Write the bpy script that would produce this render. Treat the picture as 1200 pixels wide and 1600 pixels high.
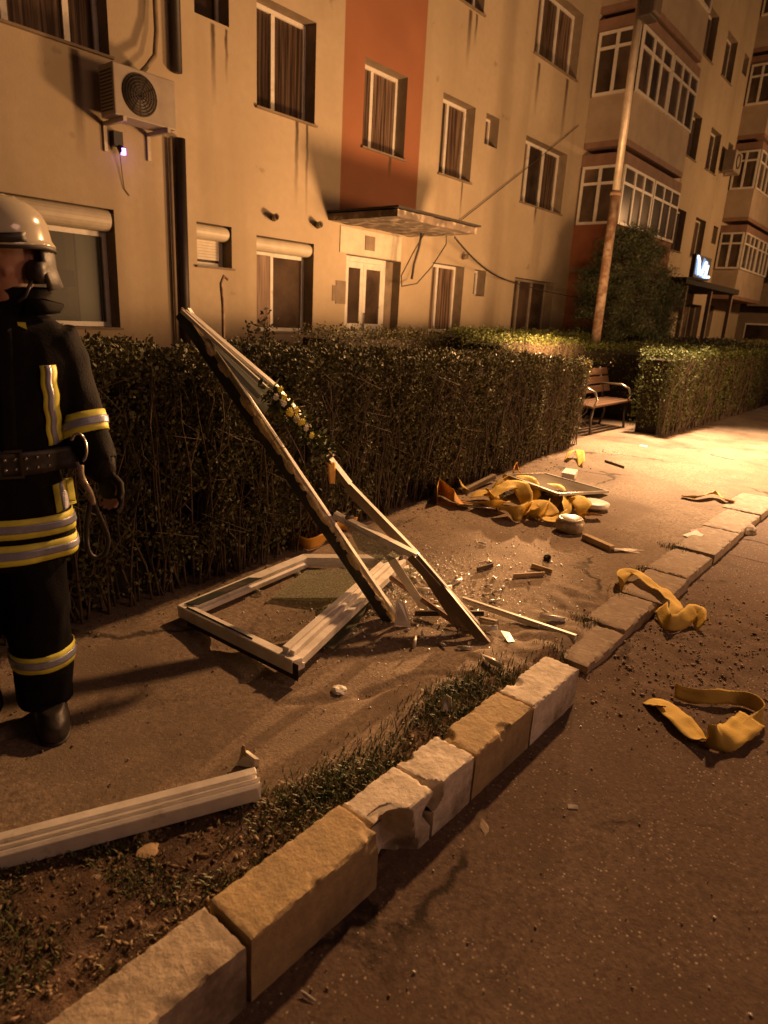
import bpy, bmesh, math, random
import numpy as np
from mathutils import Vector, Matrix, noise
from mathutils.bvhtree import BVHTree
random.seed(5); RN = np.random.default_rng(5)
S = bpy.context.scene
for o in list(bpy.data.objects): bpy.data.objects.remove(o)
COL = S.collection

# ---------------------------------------------------------------- camera
F_PX = 1034.7; EYE = 1.5
def _axes():
    a = Vector((900, -260, F_PX)).normalized(); b = Vector((-190, 3460, F_PX))
    d = (b - a*(b@a)).normalized(); z = -d; y = z.cross(a)
    return a, y, z
AX, AY, AZ = _axes()                      # world axes seen in camera coordinates (x right, y down, z forward)
def w(v): v = Vector(v); return Vector((AX@v, AY@v, AZ@v))
CO = Vector((0, 0, EYE))
cam_d = bpy.data.cameras.new('camera'); cam = bpy.data.objects.new('camera', cam_d); COL.objects.link(cam)
cam_d.sensor_fit = 'HORIZONTAL'; cam_d.sensor_width = 36; cam_d.lens = F_PX/1200*36; cam_d.clip_start = .05; cam_d.clip_end = 400; cam_d.dof.use_dof = True; cam_d.dof.focus_distance = 3.3; cam_d.dof.aperture_fstop = 4.5
r_, u_, b_ = w((1,0,0)), w((0,-1,0)), w((0,0,-1))
cam.matrix_world = Matrix(((r_.x,u_.x,b_.x,CO.x),(r_.y,u_.y,b_.y,CO.y),(r_.z,u_.z,b_.z,CO.z),(0,0,0,1)))
S.camera = cam
S.render.resolution_x = 768; S.render.resolution_y = 1024
def ray(px, py): return w((px-600, py-800, F_PX)).normalized()
def at(px, py, z=0.0):
    d = ray(px, py); return CO + d*((z-EYE)/d.z)
def aty(px, py, Y):
    d = ray(px, py); return CO + d*(Y/d.y)

# ---------------------------------------------------------------- world, exposure, lights
W = bpy.data.worlds.new('World'); S.world = W; W.use_nodes = True
bg = W.node_tree.nodes['Background']; bg.inputs[0].default_value = (.55, .30, .20, 1); bg.inputs[1].default_value = .048
S.view_settings.view_transform = 'Standard'; S.view_settings.look = 'None'; S.view_settings.exposure = 0; S.view_settings.gamma = 1
SOD = (1.0, .508, .207)
def light(name, kind, loc, energy, color, size=.1, target=None, angle=60, blend=.5):
    l = bpy.data.lights.new(name, kind); l.energy = energy; l.color = color; l.shadow_soft_size = size
    o = bpy.data.objects.new(name, l); COL.objects.link(o); o.location = loc
    if kind == 'SPOT': l.spot_size = math.radians(angle); l.spot_blend = blend
    if target is not None: o.rotation_euler = (Vector(target)-Vector(loc)).to_track_quat('-Z', 'Y').to_euler()
    return o
light('street_light', 'SPOT', (10.8, 3.1, 6.8), 5400, SOD, .22, (4.5, -1.2, 0), 108, .35)
light('street_light_pool', 'SPOT', (10.6, 3.4, 6.8), 16500, (1, .64, .36), .14, (9.0, .7, 0), 62, 1.0)
light('work_light_path', 'SPOT', (8.95, 3.62, 1.25), 4800, SOD, .07, (2.6, 2.3, .35), 25, .8)
light('work_light_facade', 'SPOT', (9.0, 3.7, 1.15), 1450, SOD, .36, (9.0, 7.9, 5.0), 160, .8)
light('facade_fill', 'SPOT', (10.5, -4.2, 1.5), 2800, SOD, .9, (8.5, 7.9, 3.6), 110, .8)  # added soft fill for facade and hedge fronts; no vehicle stands there
light('far_street_light', 'POINT', (27, 1.0, 5.5), 1300, SOD, .3)
light('fill_lamp', 'POINT', (5.0, -6.0, 5.0), 480, (1, .50, .33), 1.8)  # added reddish fill from the camera side, no such lamp there

# ---------------------------------------------------------------- materials
def nt(name):
    m = bpy.data.materials.new(name); m.use_nodes = True; t = m.node_tree; return m, t, t.nodes['Principled BSDF']
def mat(name, a, b=None, scale=6, rough=.7, bump=0, bscale=60, detail=6, metal=0, contrast=(.35,.65), c=None, cscale=1.2, ccon=(.5,.62), emit=None, estr=0, spec=.5, stretch=None, coat=0):
    m, t, p = nt(name); N, L = t.nodes.new, t.links.new
    b = b or a
    tc = N('ShaderNodeTexCoord'); mp = N('ShaderNodeMapping'); L(tc.outputs['Object'], mp.inputs[0])
    if stretch: mp.inputs['Scale'].default_value = stretch
    def mix(f, x, y):
        n = N('ShaderNodeMix'); n.data_type = 'RGBA'; L(f, n.inputs[0])
        for s, i in ((x, 6), (y, 7)):
            if isinstance(s, tuple): n.inputs[i].default_value = (*s, 1)
            else: L(s, n.inputs[i])
        return n.outputs[2]
    def nz(sc, con, det=6, vec=None):
        n = N('ShaderNodeTexNoise'); n.inputs['Scale'].default_value = sc; n.inputs['Detail'].default_value = det; n.inputs['Roughness'].default_value = .6
        L(vec or mp.outputs[0], n.inputs['Vector']); r = N('ShaderNodeMapRange'); r.inputs[1].default_value, r.inputs[2].default_value = con
        L(n.outputs[0], r.inputs[0]); return r.outputs[0], n.outputs[0]
    f, _ = nz(scale, contrast, detail); col = mix(f, tuple(a), tuple(b))
    if c: f2, _ = nz(cscale, ccon, 8); col = mix(f2, col, tuple(c))
    L(col, p.inputs['Base Color'])
    p.inputs['Roughness'].default_value = rough; p.inputs['Metallic'].default_value = metal
    p.inputs['Specular IOR Level'].default_value = spec; p.inputs['Coat Weight'].default_value = coat
    if bump:
        _, n1 = nz(bscale, (0, 1), 8); bn = N('ShaderNodeBump'); bn.inputs['Strength'].default_value = bump; bn.inputs['Distance'].default_value = .01
        L(n1, bn.inputs['Height']); L(bn.outputs[0], p.inputs['Normal'])
    if emit: p.inputs['Emission Color'].default_value = (*emit, 1); p.inputs['Emission Strength'].default_value = estr
    m['_'] = 1
    return m

def asphalt(name, a, b, stone, dirt, sc=1.0):
    m, t, p = nt(name); N, L = t.nodes.new, t.links.new
    g = N('ShaderNodeNewGeometry').outputs['Position']
    def noise_(s, lo, hi, det=8, rg=.65):
        n = N('ShaderNodeTexNoise'); n.inputs['Scale'].default_value = s; n.inputs['Detail'].default_value = det; n.inputs['Roughness'].default_value = rg
        L(g, n.inputs['Vector']); r = N('ShaderNodeMapRange'); r.inputs[1].default_value = lo; r.inputs[2].default_value = hi; L(n.outputs[0], r.inputs[0]); return r.outputs[0], n.outputs[0]
    def mix(f, x, y):
        n = N('ShaderNodeMix'); n.data_type = 'RGBA'; L(f, n.inputs[0])
        for s, i in ((x, 6), (y, 7)):
            if isinstance(s, tuple): n.inputs[i].default_value = (*s, 1)
            else: L(s, n.inputs[i])
        return n.outputs[2]
    f, h = noise_(48, .38, .62); col = mix(f, a, b)
    f2, _ = noise_(1.3, .44, .62); col = mix(f2, col, dirt); f4, _ = noise_(3.7, .55, .68); col = mix(f4, col, tuple(x*.62 for x in a)); _, h2_ = noise_(85, 0, 1)
    v = N('ShaderNodeTexVoronoi'); v.inputs['Scale'].default_value = 95*sc; L(g, v.inputs['Vector'])
    sp = N('ShaderNodeSeparateColor'); L(v.outputs['Color'], sp.inputs[0])
    gt = N('ShaderNodeMath'); gt.operation = 'GREATER_THAN'; gt.inputs[1].default_value = .76; L(sp.outputs[0], gt.inputs[0])
    lt = N('ShaderNodeMath'); lt.operation = 'LESS_THAN'; lt.inputs[1].default_value = .33; L(v.outputs['Distance'], lt.inputs[0])
    mu = N('ShaderNodeMath'); mu.operation = 'MULTIPLY'; L(gt.outputs[0], mu.inputs[0]); L(lt.outputs[0], mu.inputs[1])
    m2 = N('ShaderNodeMath'); m2.operation = 'MULTIPLY'; L(mu.outputs[0], m2.inputs[0]); L(sp.outputs[1], m2.inputs[1])
    mk, _ = noise_(2.2, .35, .6); m3 = N('ShaderNodeMath'); m3.operation = 'MULTIPLY'; L(m2.outputs[0], m3.inputs[0]); L(mk, m3.inputs[1])
    col = mix(m3.outputs[0], col, stone)
    # cracks
    wn = N('ShaderNodeTexNoise'); wn.inputs['Scale'].default_value = 3; wn.inputs['Detail'].default_value = 6; L(g, wn.inputs['Vector'])
    va = N('ShaderNodeVectorMath'); va.operation = 'MULTIPLY_ADD'; va.inputs[1].default_value = (.5,.5,.5); L(wn.outputs['Color'], va.inputs[0]); L(g, va.inputs[2])
    vc = N('ShaderNodeTexVoronoi'); vc.feature = 'DISTANCE_TO_EDGE'; vc.inputs['Scale'].default_value = .55; L(va.outputs[0], vc.inputs['Vector'])
    cr = N('ShaderNodeMapRange'); cr.inputs[1].default_value = .003; cr.inputs[2].default_value = .014; L(vc.outputs['Distance'], cr.inputs[0])
    inv = N('ShaderNodeMath'); inv.operation = 'SUBTRACT'; inv.inputs[0].default_value = 1; L(cr.outputs[0], inv.inputs[1])
    cm, _ = noise_(.9, .5, .56, 2); c3 = N('ShaderNodeMath'); c3.operation = 'MULTIPLY'; L(inv.outputs[0], c3.inputs[0]); L(cm, c3.inputs[1])
    col = mix(c3.outputs[0], col, tuple(x*.25 for x in a))
    L(col, p.inputs['Base Color']); p.inputs['Roughness'].default_value = .9; p.inputs['Specular IOR Level'].default_value = .15
    ad = N('ShaderNodeMath'); ad.operation = 'MULTIPLY_ADD'; L(v.outputs['Distance'], ad.inputs[0]); ad.inputs[1].default_value = .22; L(h2_, ad.inputs[2])
    n2 = N('ShaderNodeTexNoise'); n2.inputs['Scale'].default_value = 7; n2.inputs['Detail'].default_value = 5; L(g, n2.inputs['Vector'])
    a2 = N('ShaderNodeMath'); a2.operation = 'MULTIPLY_ADD'; a2.inputs[1].default_value = .5; L(n2.outputs[0], a2.inputs[0]); L(ad.outputs[0], a2.inputs[2])
    a3 = N('ShaderNodeMath'); a3.operation = 'MULTIPLY_ADD'; a3.inputs[1].default_value = -1.5; L(c3.outputs[0], a3.inputs[0]); L(a2.outputs[0], a3.inputs[2])
    bn = N('ShaderNodeBump'); bn.inputs['Strength'].default_value = .6; bn.inputs['Distance'].default_value = .006; L(a3.outputs[0], bn.inputs['Height']); L(bn.outputs[0], p.inputs['Normal'])
    return m

def wall_mat():
    # cream render; an orange painted field; grey weather streaks under the sills, running down with their own shape
    m, t, p = nt('cream_render'); N, L = t.nodes.new, t.links.new
    g = N('ShaderNodeNewGeometry').outputs['Position']; sx = N('ShaderNodeSeparateXYZ'); L(g, sx.inputs[0]); X, Z = sx.outputs[0], sx.outputs[2]
    def M(op, a, b=None, c=None):
        n = N('ShaderNodeMath'); n.operation = op
        for i, s in enumerate((a, b, c)):
            if s is None: continue
            if isinstance(s, (int, float)): n.inputs[i].default_value = s
            else: L(s, n.inputs[i])
        return n.outputs[0]
    def R(v, a, b, c=0, d=1):
        n = N('ShaderNodeMapRange'); n.inputs[1].default_value, n.inputs[2].default_value, n.inputs[3].default_value, n.inputs[4].default_value = a, b, c, d; L(v, n.inputs[0]); return n.outputs[0]
    def mix(f, x, y):
        n = N('ShaderNodeMix'); n.data_type = 'RGBA'; L(f, n.inputs[0])
        for s, i in ((x, 6), (y, 7)):
            if isinstance(s, tuple): n.inputs[i].default_value = (*s, 1)
            else: L(s, n.inputs[i])
        return n.outputs[2]
    def nz(scale, lo, hi, vec=(1,1,1), det=7):
        mp = N('ShaderNodeMapping'); mp.inputs['Scale'].default_value = vec; L(g, mp.inputs[0])
        n = N('ShaderNodeTexNoise'); n.inputs['Scale'].default_value = scale; n.inputs['Detail'].default_value = det; L(mp.outputs[0], n.inputs['Vector']); return R(n.outputs[0], lo, hi), n.outputs[0]
    f, _ = nz(.8, .35, .68); col = mix(f, (.47,.385,.27), (.39,.315,.215))
    f, _ = nz(9, .3, .75); col = mix(M('MULTIPLY', f, .35), col, (.34,.28,.18))
    f, _ = nz(1.6, .52, .75, (1,1,.10)); col = mix(M('MULTIPLY', f, .55), col, (.26,.20,.13))
    # orange field
    inx = M('MULTIPLY', R(X, 8.125, 8.145), R(X, 10.06, 10.08, 1, 0)); inz = R(Z, 2.9, 2.92); of = M('MULTIPLY', inx, inz)
    fo, _ = nz(1.2, .3, .7); oc = mix(fo, (.31,.135,.072), (.26,.11,.058)); col = mix(of, col, oc)
    # second orange field by the enclosed balconies
    # streaks: x, z top, length, half width
    ST = [(4.02,4.02,1.1,.05),(7.22,4.05,1.15,.03),(7.42,4.05,1.3,.022),(11.45,3.98,.75,.025),(5.8,4.8,.9,.03),(6.0,4.8,.6,.02),(13.9,6.6,1.0,.05),(15.2,6.65,1.4,.06),(11.3,6.7,.9,.05),(9.3,4.0,.35,.03),(11.5,6.7,.5,.03),(21.9,6.7,1.0,.05),(23.5,6.7,1.3,.05),(14.4,3.95,.4,.04)]
    acc = None
    wn, _ = nz(6, 0, 1)
    xw = M('ADD', X, M('MULTIPLY', M('SUBTRACT', wn, .5), .05))
    for x, z, l, h in ST:
        dx = M('ABSOLUTE', M('SUBTRACT', xw, x)); a = R(dx, h*.5, h*1.5, 1, 0); b = M('MULTIPLY', R(Z, z-l, z-.1), R(Z, z, z+.02, 1, 0)); s = M('MULTIPLY', a, b)
        acc = s if acc is None else M('MAXIMUM', acc, s)
    col = mix(M('MULTIPLY', acc, .95), col, (.085,.058,.036))
    # small spots of missing render and damp at the foot
    f, _ = nz(3.5, .69, .73); col = mix(M('MULTIPLY', f, .5), col, (.22,.17,.11))
    L(col, p.inputs['Base Color']); p.inputs['Roughness'].default_value = .88; p.inputs['Specular IOR Level'].default_value = .2
    _, h1 = nz(45, 0, 1); _, h2 = nz(1.5, 0, 1)
    bn = N('ShaderNodeBump'); bn.inputs['Strength'].default_value = .35; bn.inputs['Distance'].default_value = .02; L(M('ADD', M('MULTIPLY', h1, .25), h2), bn.inputs['Height']); L(bn.outputs[0], p.inputs['Normal'])
    return m

M = dict(
 wall=wall_mat(),
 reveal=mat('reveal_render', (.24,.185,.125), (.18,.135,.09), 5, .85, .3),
 orange=mat('orange_render', (.30,.11,.05), (.24,.085,.04), 3, .8, .2),
 cream=mat('balcony_render', (.40,.32,.23), (.32,.25,.18), 2, .8, .2),
 farwall=mat('far_render', (.22,.17,.11), (.15,.115,.08), 1, .85, .2),
 band=mat('brown_band', (.27,.16,.11), (.20,.12,.08), 4, .8),
 pvc=mat('white_pvc', (.72,.68,.60), (.60,.56,.48), 7, .35, .05, c=(.34,.28,.21), cscale=9, ccon=(.6,.78)),
 pvcd=mat('dusty_pvc', (.84,.80,.73), (.68,.63,.56), 14, .42, .12, 90, c=(.34,.28,.21), cscale=11, ccon=(.60,.78)),
 pane=mat('dark_pane', (.030,.020,.014), (.085,.058,.040), 1.5, .16, 0, spec=.6),
 panec=mat('curtained_pane', (.040,.025,.017), (.17,.115,.082), 7, .22, 0, spec=.6, stretch=(3.5,3.5,.10), contrast=(.42,.66), detail=3),
 curtain=mat('curtain', (.34,.24,.17), (.13,.085,.06), 9, .8, .1, stretch=(3,3,.12)),
 shutter=mat('shutter_pvc', (.60,.54,.42), (.50,.44,.33), 5, .5, .1),
 slab=mat('stained_concrete', (.17,.13,.095), (.08,.06,.045), 3, .9, .5, 25, c=(.36,.30,.22), cscale=5),
 felt=mat('roof_felt', (.035,.028,.02), (.02,.016,.012), 8, .9, .3),
 metalw=mat('ac_casing', (.34,.29,.23), (.27,.225,.175), 4, .5, .05),
 black=mat('black_plastic', (.018,.014,.012), (.03,.022,.018), 8, .5),
 grille=mat('ac_grille', (.07,.05,.035), (.06,.045,.03), 20, .6),
 pipe=mat('drain_pipe', (.026,.017,.011), (.016,.010,.007), 8, .55, .1),
 hose=mat('grey_hose', (.22,.17,.11), (.16,.12,.08), 8, .6),
 cable=mat('cable', (.03,.022,.016), None, 8, .6),
 galv=mat('galvanised_steel', (.46,.40,.32), (.34,.29,.22), 9, .45, .1, metal=.35),
 rust=mat('rusty_steel', (.24,.14,.08), (.13,.07,.04), 9, .7, .3, c=(.34,.26,.18), cscale=8, ccon=(.45,.6)),
 leaf=mat('hedge_leaf', (.15,.135,.055), (.075,.075,.030), 38, .55, c=(.12,.105,.035), cscale=55, ccon=(.55,.7), spec=.35),
 leafy=mat('green_leaf', (.11,.13,.030), (.05,.065,.014), 38, .55, c=(.15,.13,.035), cscale=55, ccon=(.55,.7), spec=.35),  # greener leaf tone
 twig=mat('hedge_twig', (.10,.068,.04), (.06,.042,.026), 30, .8),
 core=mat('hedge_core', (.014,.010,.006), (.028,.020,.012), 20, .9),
 needle=mat('conifer_needle', (.10,.12,.055), (.045,.06,.028), 20, .6, c=(.17,.16,.07), cscale=14, ccon=(.55,.7)),
 bark=mat('bark', (.09,.06,.04), (.05,.03,.02), 20, .9, .5),
 wood=mat('bench_wood', (.11,.06,.03), (.07,.035,.018), 12, .5, .2, stretch=(.3,3,3)),
 iron=mat('bench_iron', (.12,.10,.08), (.05,.04,.035), 10, .5, .1, metal=.5),
 asph=asphalt('road_asphalt', (.165,.118,.088), (.10,.068,.052), (.46,.38,.29), (.12,.08,.058)),
 path=asphalt('path_asphalt', (.30,.232,.168), (.165,.122,.088), (.42,.35,.27), (.17,.125,.09), 1.2),
 patch=asphalt('patched_concrete', (.26,.20,.15), (.20,.15,.11), (.36,.31,.24), (.13,.09,.065), 1.0),
 soil=mat('soil', (.135,.078,.046), (.055,.032,.020), 9, .97, 1.0, 95, c=(.15,.10,.06), cscale=22, ccon=(.55,.66)),
 kerb=mat('kerb_concrete', (.47,.39,.29), (.36,.29,.21), 26, .9, .4, 70, c=(.15,.11,.075), cscale=4.5, ccon=(.47,.66)),
 kerbw=mat('limewashed_kerb', (.76,.68,.56), (.60,.52,.42), 26, .9, .35, 70, c=(.26,.21,.15), cscale=4.5, ccon=(.47,.66)),
 kerby=mat('ochre_kerb', (.44,.33,.17), (.36,.26,.14), 26, .9, .35, 70, c=(.24,.18,.10), cscale=4.5, ccon=(.47,.66)),
 stone=mat('worn_stone', (.30,.23,.17), (.22,.165,.12), 12, .9, .4, 50, c=(.33,.27,.2), cscale=20),
 grass=mat('grass_blade', (.085,.12,.03), (.05,.07,.018), 25, .6, c=(.20,.15,.07), cscale=30, ccon=(.5,.65)),
 litter=mat('dry_litter', (.26,.18,.10), (.10,.065,.035), 60, .8),
 shard=mat('glass_shard', (.95,.95,.86), (.8,.78,.7), 60, .22, metal=.25, spec=1.0),  # near-white base colour stands in for the glitter of the crumbs
 glasspane=mat('dusty_glass', (.16,.17,.145), (.10,.105,.09), 5, .12, spec=.8),
 greenglass=mat('broken_pane', (.13,.14,.09), (.07,.07,.045), 9, .15, spec=.8),
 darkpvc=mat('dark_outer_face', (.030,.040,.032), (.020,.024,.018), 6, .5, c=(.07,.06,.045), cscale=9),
 foam=mat('mounting_foam', (.84,.70,.42), (.62,.46,.24), 25, .9, .9, 60),
 yellow=mat('yellow_webbing', (.68,.48,.09), (.56,.38,.07), 12, .75, .25, 160, c=(.42,.28,.08), cscale=9, ccon=(.6,.8)),
 orangew=mat('orange_webbing', (.70,.38,.06), (.56,.28,.045), 40, .7, .15, 220),
 petal=mat('yellow_petal', (.85,.75,.10), (.70,.58,.08), 60, .6),
 white=mat('white_plastic', (.80,.77,.70), (.66,.62,.55), 20, .4),
 paper=mat('paper', (.75,.71,.62), (.58,.53,.45), 30, .8),
 red=mat('red_card', (.5,.06,.04), None, 8, .6),
 tin=mat('tin', (.45,.38,.28), (.25,.19,.12), 20, .4, .1, metal=.4),
 rawwood=mat('raw_wood', (.52,.38,.22), (.34,.23,.13), 8, .8, .3, 60, stretch=(1,1,1)),
 coat=mat('navy_turnout_cloth', (.005,.0045,.005), (.009,.007,.007), 14, .85, .35, 160, spec=.12),
 trous=mat('dark_trousers', (.004,.004,.005), (.007,.006,.007), 14, .85, .35, 160, spec=.12),
 tapey=mat('fluorescent_tape', (.80,.78,.10), (.68,.64,.08), 30, .55, .1, 200),
 tapes=mat('silver_tape', (.34,.36,.50), (.26,.28,.40), 30, .35, .1, 200, metal=.2),
 belt=mat('belt_leather', (.016,.013,.012), (.03,.022,.018), 20, .5, .2),
 steel=mat('steel', (.6,.56,.5), (.45,.42,.36), 20, .25, metal=.9),
 skin=mat('skin', (.42,.22,.14), (.34,.17,.11), 10, .5, .1, 90),
 hair=mat('dark_hair', (.03,.02,.014), None, 40, .7, .4, 200, stretch=(1,1,.2)),
 helmet=mat('cream_helmet_shell', (.66,.61,.47), (.58,.53,.40), 3, .16, spec=.7, coat=.6),
 glove=mat('dark_glove', (.018,.013,.011), (.010,.008,.007), 20, .8, .3, 120, spec=.2),
 rope=mat('lanyard_rope', (.38,.30,.21), (.22,.16,.11), 60, .8, .5, 200),
 violet=mat('violet_led', (.2,.1,.6), None, 4, .4, emit=(.32,.16,1.0), estr=14),
 bluel=mat('blue_lit_panel', (.1,.2,.4), None, 4, .4, emit=(.25,.45,.85), estr=.7),
 bluew=mat('white_lit_strip', (.5,.6,.8), None, 4, .4, emit=(.7,.85,1.0), estr=3),
 room=mat('room_wall', (.60,.48,.30), (.50,.38,.22), 2, .9),
 roomd=mat('room_dark', (.16,.10,.06), (.08,.05,.03), 6, .8),
)
def glass_mat():
    m, t, p = nt('clear_glass'); N, L = t.nodes.new, t.links.new
    tr = N('ShaderNodeBsdfTransparent'); tr.inputs[0].default_value = (.86,.88,.82,1); gl = N('ShaderNodeBsdfGlossy'); gl.inputs['Roughness'].default_value = .45; gl.inputs['Color'].default_value = (.5,.5,.5,1)
    fr = N('ShaderNodeFresnel'); fr.inputs[0].default_value = 1.5; mx = N('ShaderNodeMixShader'); L(fr.outputs[0], mx.inputs[0]); L(tr.outputs[0], mx.inputs[1]); L(gl.outputs[0], mx.inputs[2])
    L(mx.outputs[0], t.nodes['Material Output'].inputs[0]); return m
M['clear'] = glass_mat()
def vary(m, lo, hi):      # every window's curtain has its own brightness
    t = m.node_tree; p = t.nodes['Principled BSDF']; src = p.inputs['Base Color'].links[0].from_socket
    oi = t.nodes.new('ShaderNodeObjectInfo'); mr = t.nodes.new('ShaderNodeMapRange'); mr.inputs[3].default_value = lo; mr.inputs[4].default_value = hi; t.links.new(oi.outputs['Random'], mr.inputs[0])
    h = t.nodes.new('ShaderNodeHueSaturation'); t.links.new(mr.outputs[0], h.inputs['Value']); t.links.new(src, h.inputs['Color']); t.links.new(h.outputs[0], p.inputs['Base Color'])
vary(M['panec'], .25, 1.7); vary(M['pane'], .5, 1.8)
def dirty_glass():
    m, t, p = nt('cracked_dusty_glass'); N, L = t.nodes.new, t.links.new
    tr = N('ShaderNodeBsdfTransparent'); tr.inputs[0].default_value = (.8,.83,.75,1)
    g = N('ShaderNodeNewGeometry').outputs['Position']
    v = N('ShaderNodeTexVoronoi'); v.feature = 'DISTANCE_TO_EDGE'; v.inputs['Scale'].default_value = 60; L(g, v.inputs['Vector'])
    r = N('ShaderNodeMapRange'); r.inputs[1].default_value = 0; r.inputs[2].default_value = .12; r.inputs[3].default_value = .75; r.inputs[4].default_value = .3; L(v.outputs['Distance'], r.inputs[0])
    p.inputs['Base Color'].default_value = (.42,.40,.30,1); p.inputs['Roughness'].default_value = .15
    mx = N('ShaderNodeMixShader'); L(r.outputs[0], mx.inputs[0]); L(tr.outputs[0], mx.inputs[1]); L(p.outputs[0], mx.inputs[2]); L(mx.outputs[0], t.nodes['Material Output'].inputs[0]); return m
M['cracked'] = dirty_glass()

# ---------------------------------------------------------------- mesh helpers
class MB:
    def __init__(s): s.v = []; s.f = []; s.m = []; s.sm = []
    def add(s, vs, fs, mi=0, smooth=False):
        o = len(s.v); s.v += [Vector(v) for v in vs]
        for f in fs: s.f.append([i+o for i in f]); s.m.append(mi); s.sm.append(smooth)
        return s
    def box(s, lo, hi, mi=0):
        x0,y0,z0 = lo; x1,y1,z1 = hi
        return s.add([(x0,y0,z0),(x1,y0,z0),(x1,y1,z0),(x0,y1,z0),(x0,y0,z1),(x1,y0,z1),(x1,y1,z1),(x0,y1,z1)], [(0,3,2,1),(4,5,6,7),(0,1,5,4),(1,2,6,5),(2,3,7,6),(3,0,4,7)], mi)
    def obox(s, o, u, v, n, mi=0):       # box from corner o with edge vectors u, v, n
        o, u, v, n = map(Vector, (o, u, v, n)); P = [o, o+u, o+u+v, o+v, o+n, o+u+n, o+u+v+n, o+v+n]
        return s.add(P, [(0,3,2,1),(4,5,6,7),(0,1,5,4),(1,2,6,5),(2,3,7,6),(3,0,4,7)], mi)
    def bar(s, a, b, prof, up=(0,0,1), mi=0, ragged=0):   # extrude a profile [(side, up)] from a to b
        a, b, up = Vector(a), Vector(b), Vector(up); d = (b-a).normalized(); sd = d.cross(up).normalized(); u2 = sd.cross(d)
        n = len(prof); vs = []
        for e in (a, b):
            for x, y in prof: vs.append(e + sd*x + u2*y + d*random.uniform(-ragged, ragged))
        fs = [(i, (i+1)%n, n+(i+1)%n, n+i) for i in range(n)] + [tuple(range(n))[::-1], tuple(range(n, 2*n))]
        return s.add(vs, fs, mi)
    def tube(s, pts, rad, seg=8, mi=0, cap=True, flat=1.0, smooth=True):
        pts = [Vector(p) for p in pts]; n = len(pts); rad = [rad]*n if isinstance(rad, (int, float)) else rad
        t0 = (pts[1]-pts[0]).normalized(); ref = Vector((0,0,1)) if abs(t0.z) < .9 else Vector((1,0,0)); sd = t0.cross(ref).normalized(); vs = []
        for i, p in enumerate(pts):
            t = (pts[min(i+1, n-1)]-pts[max(i-1, 0)]).normalized(); sd = (sd - t*(sd@t)).normalized(); up = sd.cross(t)
            for k in range(seg):
                a = 2*math.pi*k/seg; vs.append(p + (sd*math.cos(a) + up*math.sin(a)*flat)*rad[i])
        fs = [(i*seg+k, i*seg+(k+1)%seg, (i+1)*seg+(k+1)%seg, (i+1)*seg+k) for i in range(n-1) for k in range(seg)]
        if cap: fs += [tuple(range(seg))[::-1], tuple((n-1)*seg+k for k in range(seg))]
        return s.add(vs, fs, mi, smooth)
    def rings(s, rings, mi=0, cap=True, smooth=True):
        seg = len(rings[0]); vs = [p for r in rings for p in r]; n = len(rings)
        fs = [(i*seg+k, i*seg+(k+1)%seg, (i+1)*seg+(k+1)%seg, (i+1)*seg+k) for i in range(n-1) for k in range(seg)]
        if cap: fs += [tuple(range(seg))[::-1], tuple((n-1)*seg+k for k in range(seg))]
        return s.add(vs, fs, mi, smooth)
    def build(s, name, mats, parent=None, base=None):
        me = bpy.data.meshes.new(name)
        if parent is not None: inv = WM[parent.name].inverted(); vs = [inv @ v for v in s.v]; loc = None
        else:
            if base is None:
                mn = [min(v[i] for v in s.v) for i in range(3)]; mx = [max(v[i] for v in s.v) for i in range(3)]; base = ((mn[0]+mx[0])/2, (mn[1]+mx[1])/2, mn[2])
            loc = Vector(base); vs = [v-loc for v in s.v]
        me.from_pydata([tuple(v) for v in vs], [], s.f)
        mats = mats if isinstance(mats, (list, tuple)) else [mats]
        for m in mats: me.materials.append(M[m] if isinstance(m, str) else m)
        me.polygons.foreach_set('material_index', s.m); me.polygons.foreach_set('use_smooth', s.sm); me.update()
        o = bpy.data.objects.new(name, me); COL.objects.link(o)
        if parent is not None: o.parent = parent; WM[o.name] = WM[parent.name].copy()
        else: o.location = loc; WM[o.name] = Matrix.Translation(loc)
        return o
WM = {}
def thing(name, label, cat, loc=(0,0,0), rotz=0, group=None):
    o = bpy.data.objects.new(name, None); COL.objects.link(o); o.location = loc; o.rotation_euler = (0,0,rotz); o.empty_display_size = .1
    WM[o.name] = Matrix.Translation(Vector(loc)) @ Matrix.Rotation(rotz, 4, 'Z'); return tag(o, label, cat, group)
def tag(o, label=None, cat=None, group=None, kind=None):
    if label: o['label'] = label
    if cat: o['category'] = cat
    if group: o['group'] = group
    if kind: o['kind'] = kind
    return o
def bevel(o, wd, seg=2):
    b = o.modifiers.new('bevel', 'BEVEL'); b.width = wd; b.segments = seg; b.limit_method = 'ANGLE'; return o
def arr_mesh(name, V, Fq, m, parent=None, base=(0,0,0)):        # numpy quads/tris, V (n,3), Fq (k,4)
    me = bpy.data.meshes.new(name)
    V = np.asarray(V, dtype=np.float64)
    if parent is not None:
        inv = np.array(WM[parent.name].inverted()); V = V@inv[:3,:3].T + inv[:3,3]
    else: V = V - np.array(base)
    k = Fq.shape[1]; nf = len(Fq)
    me.vertices.add(len(V)); me.vertices.foreach_set('co', V.astype(np.float32).ravel())
    me.loops.add(nf*k); me.loops.foreach_set('vertex_index', Fq.astype(np.int32).ravel())
    me.polygons.add(nf); me.polygons.foreach_set('loop_start', np.arange(nf, dtype=np.int32)*k); me.polygons.foreach_set('loop_total', np.full(nf, k, dtype=np.int32))
    me.update(); me.validate(); me.materials.append(M[m] if isinstance(m, str) else m)
    o = bpy.data.objects.new(name, me); COL.objects.link(o)
    if parent is not None: o.parent = parent
    else: o.location = base
    return o
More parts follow.
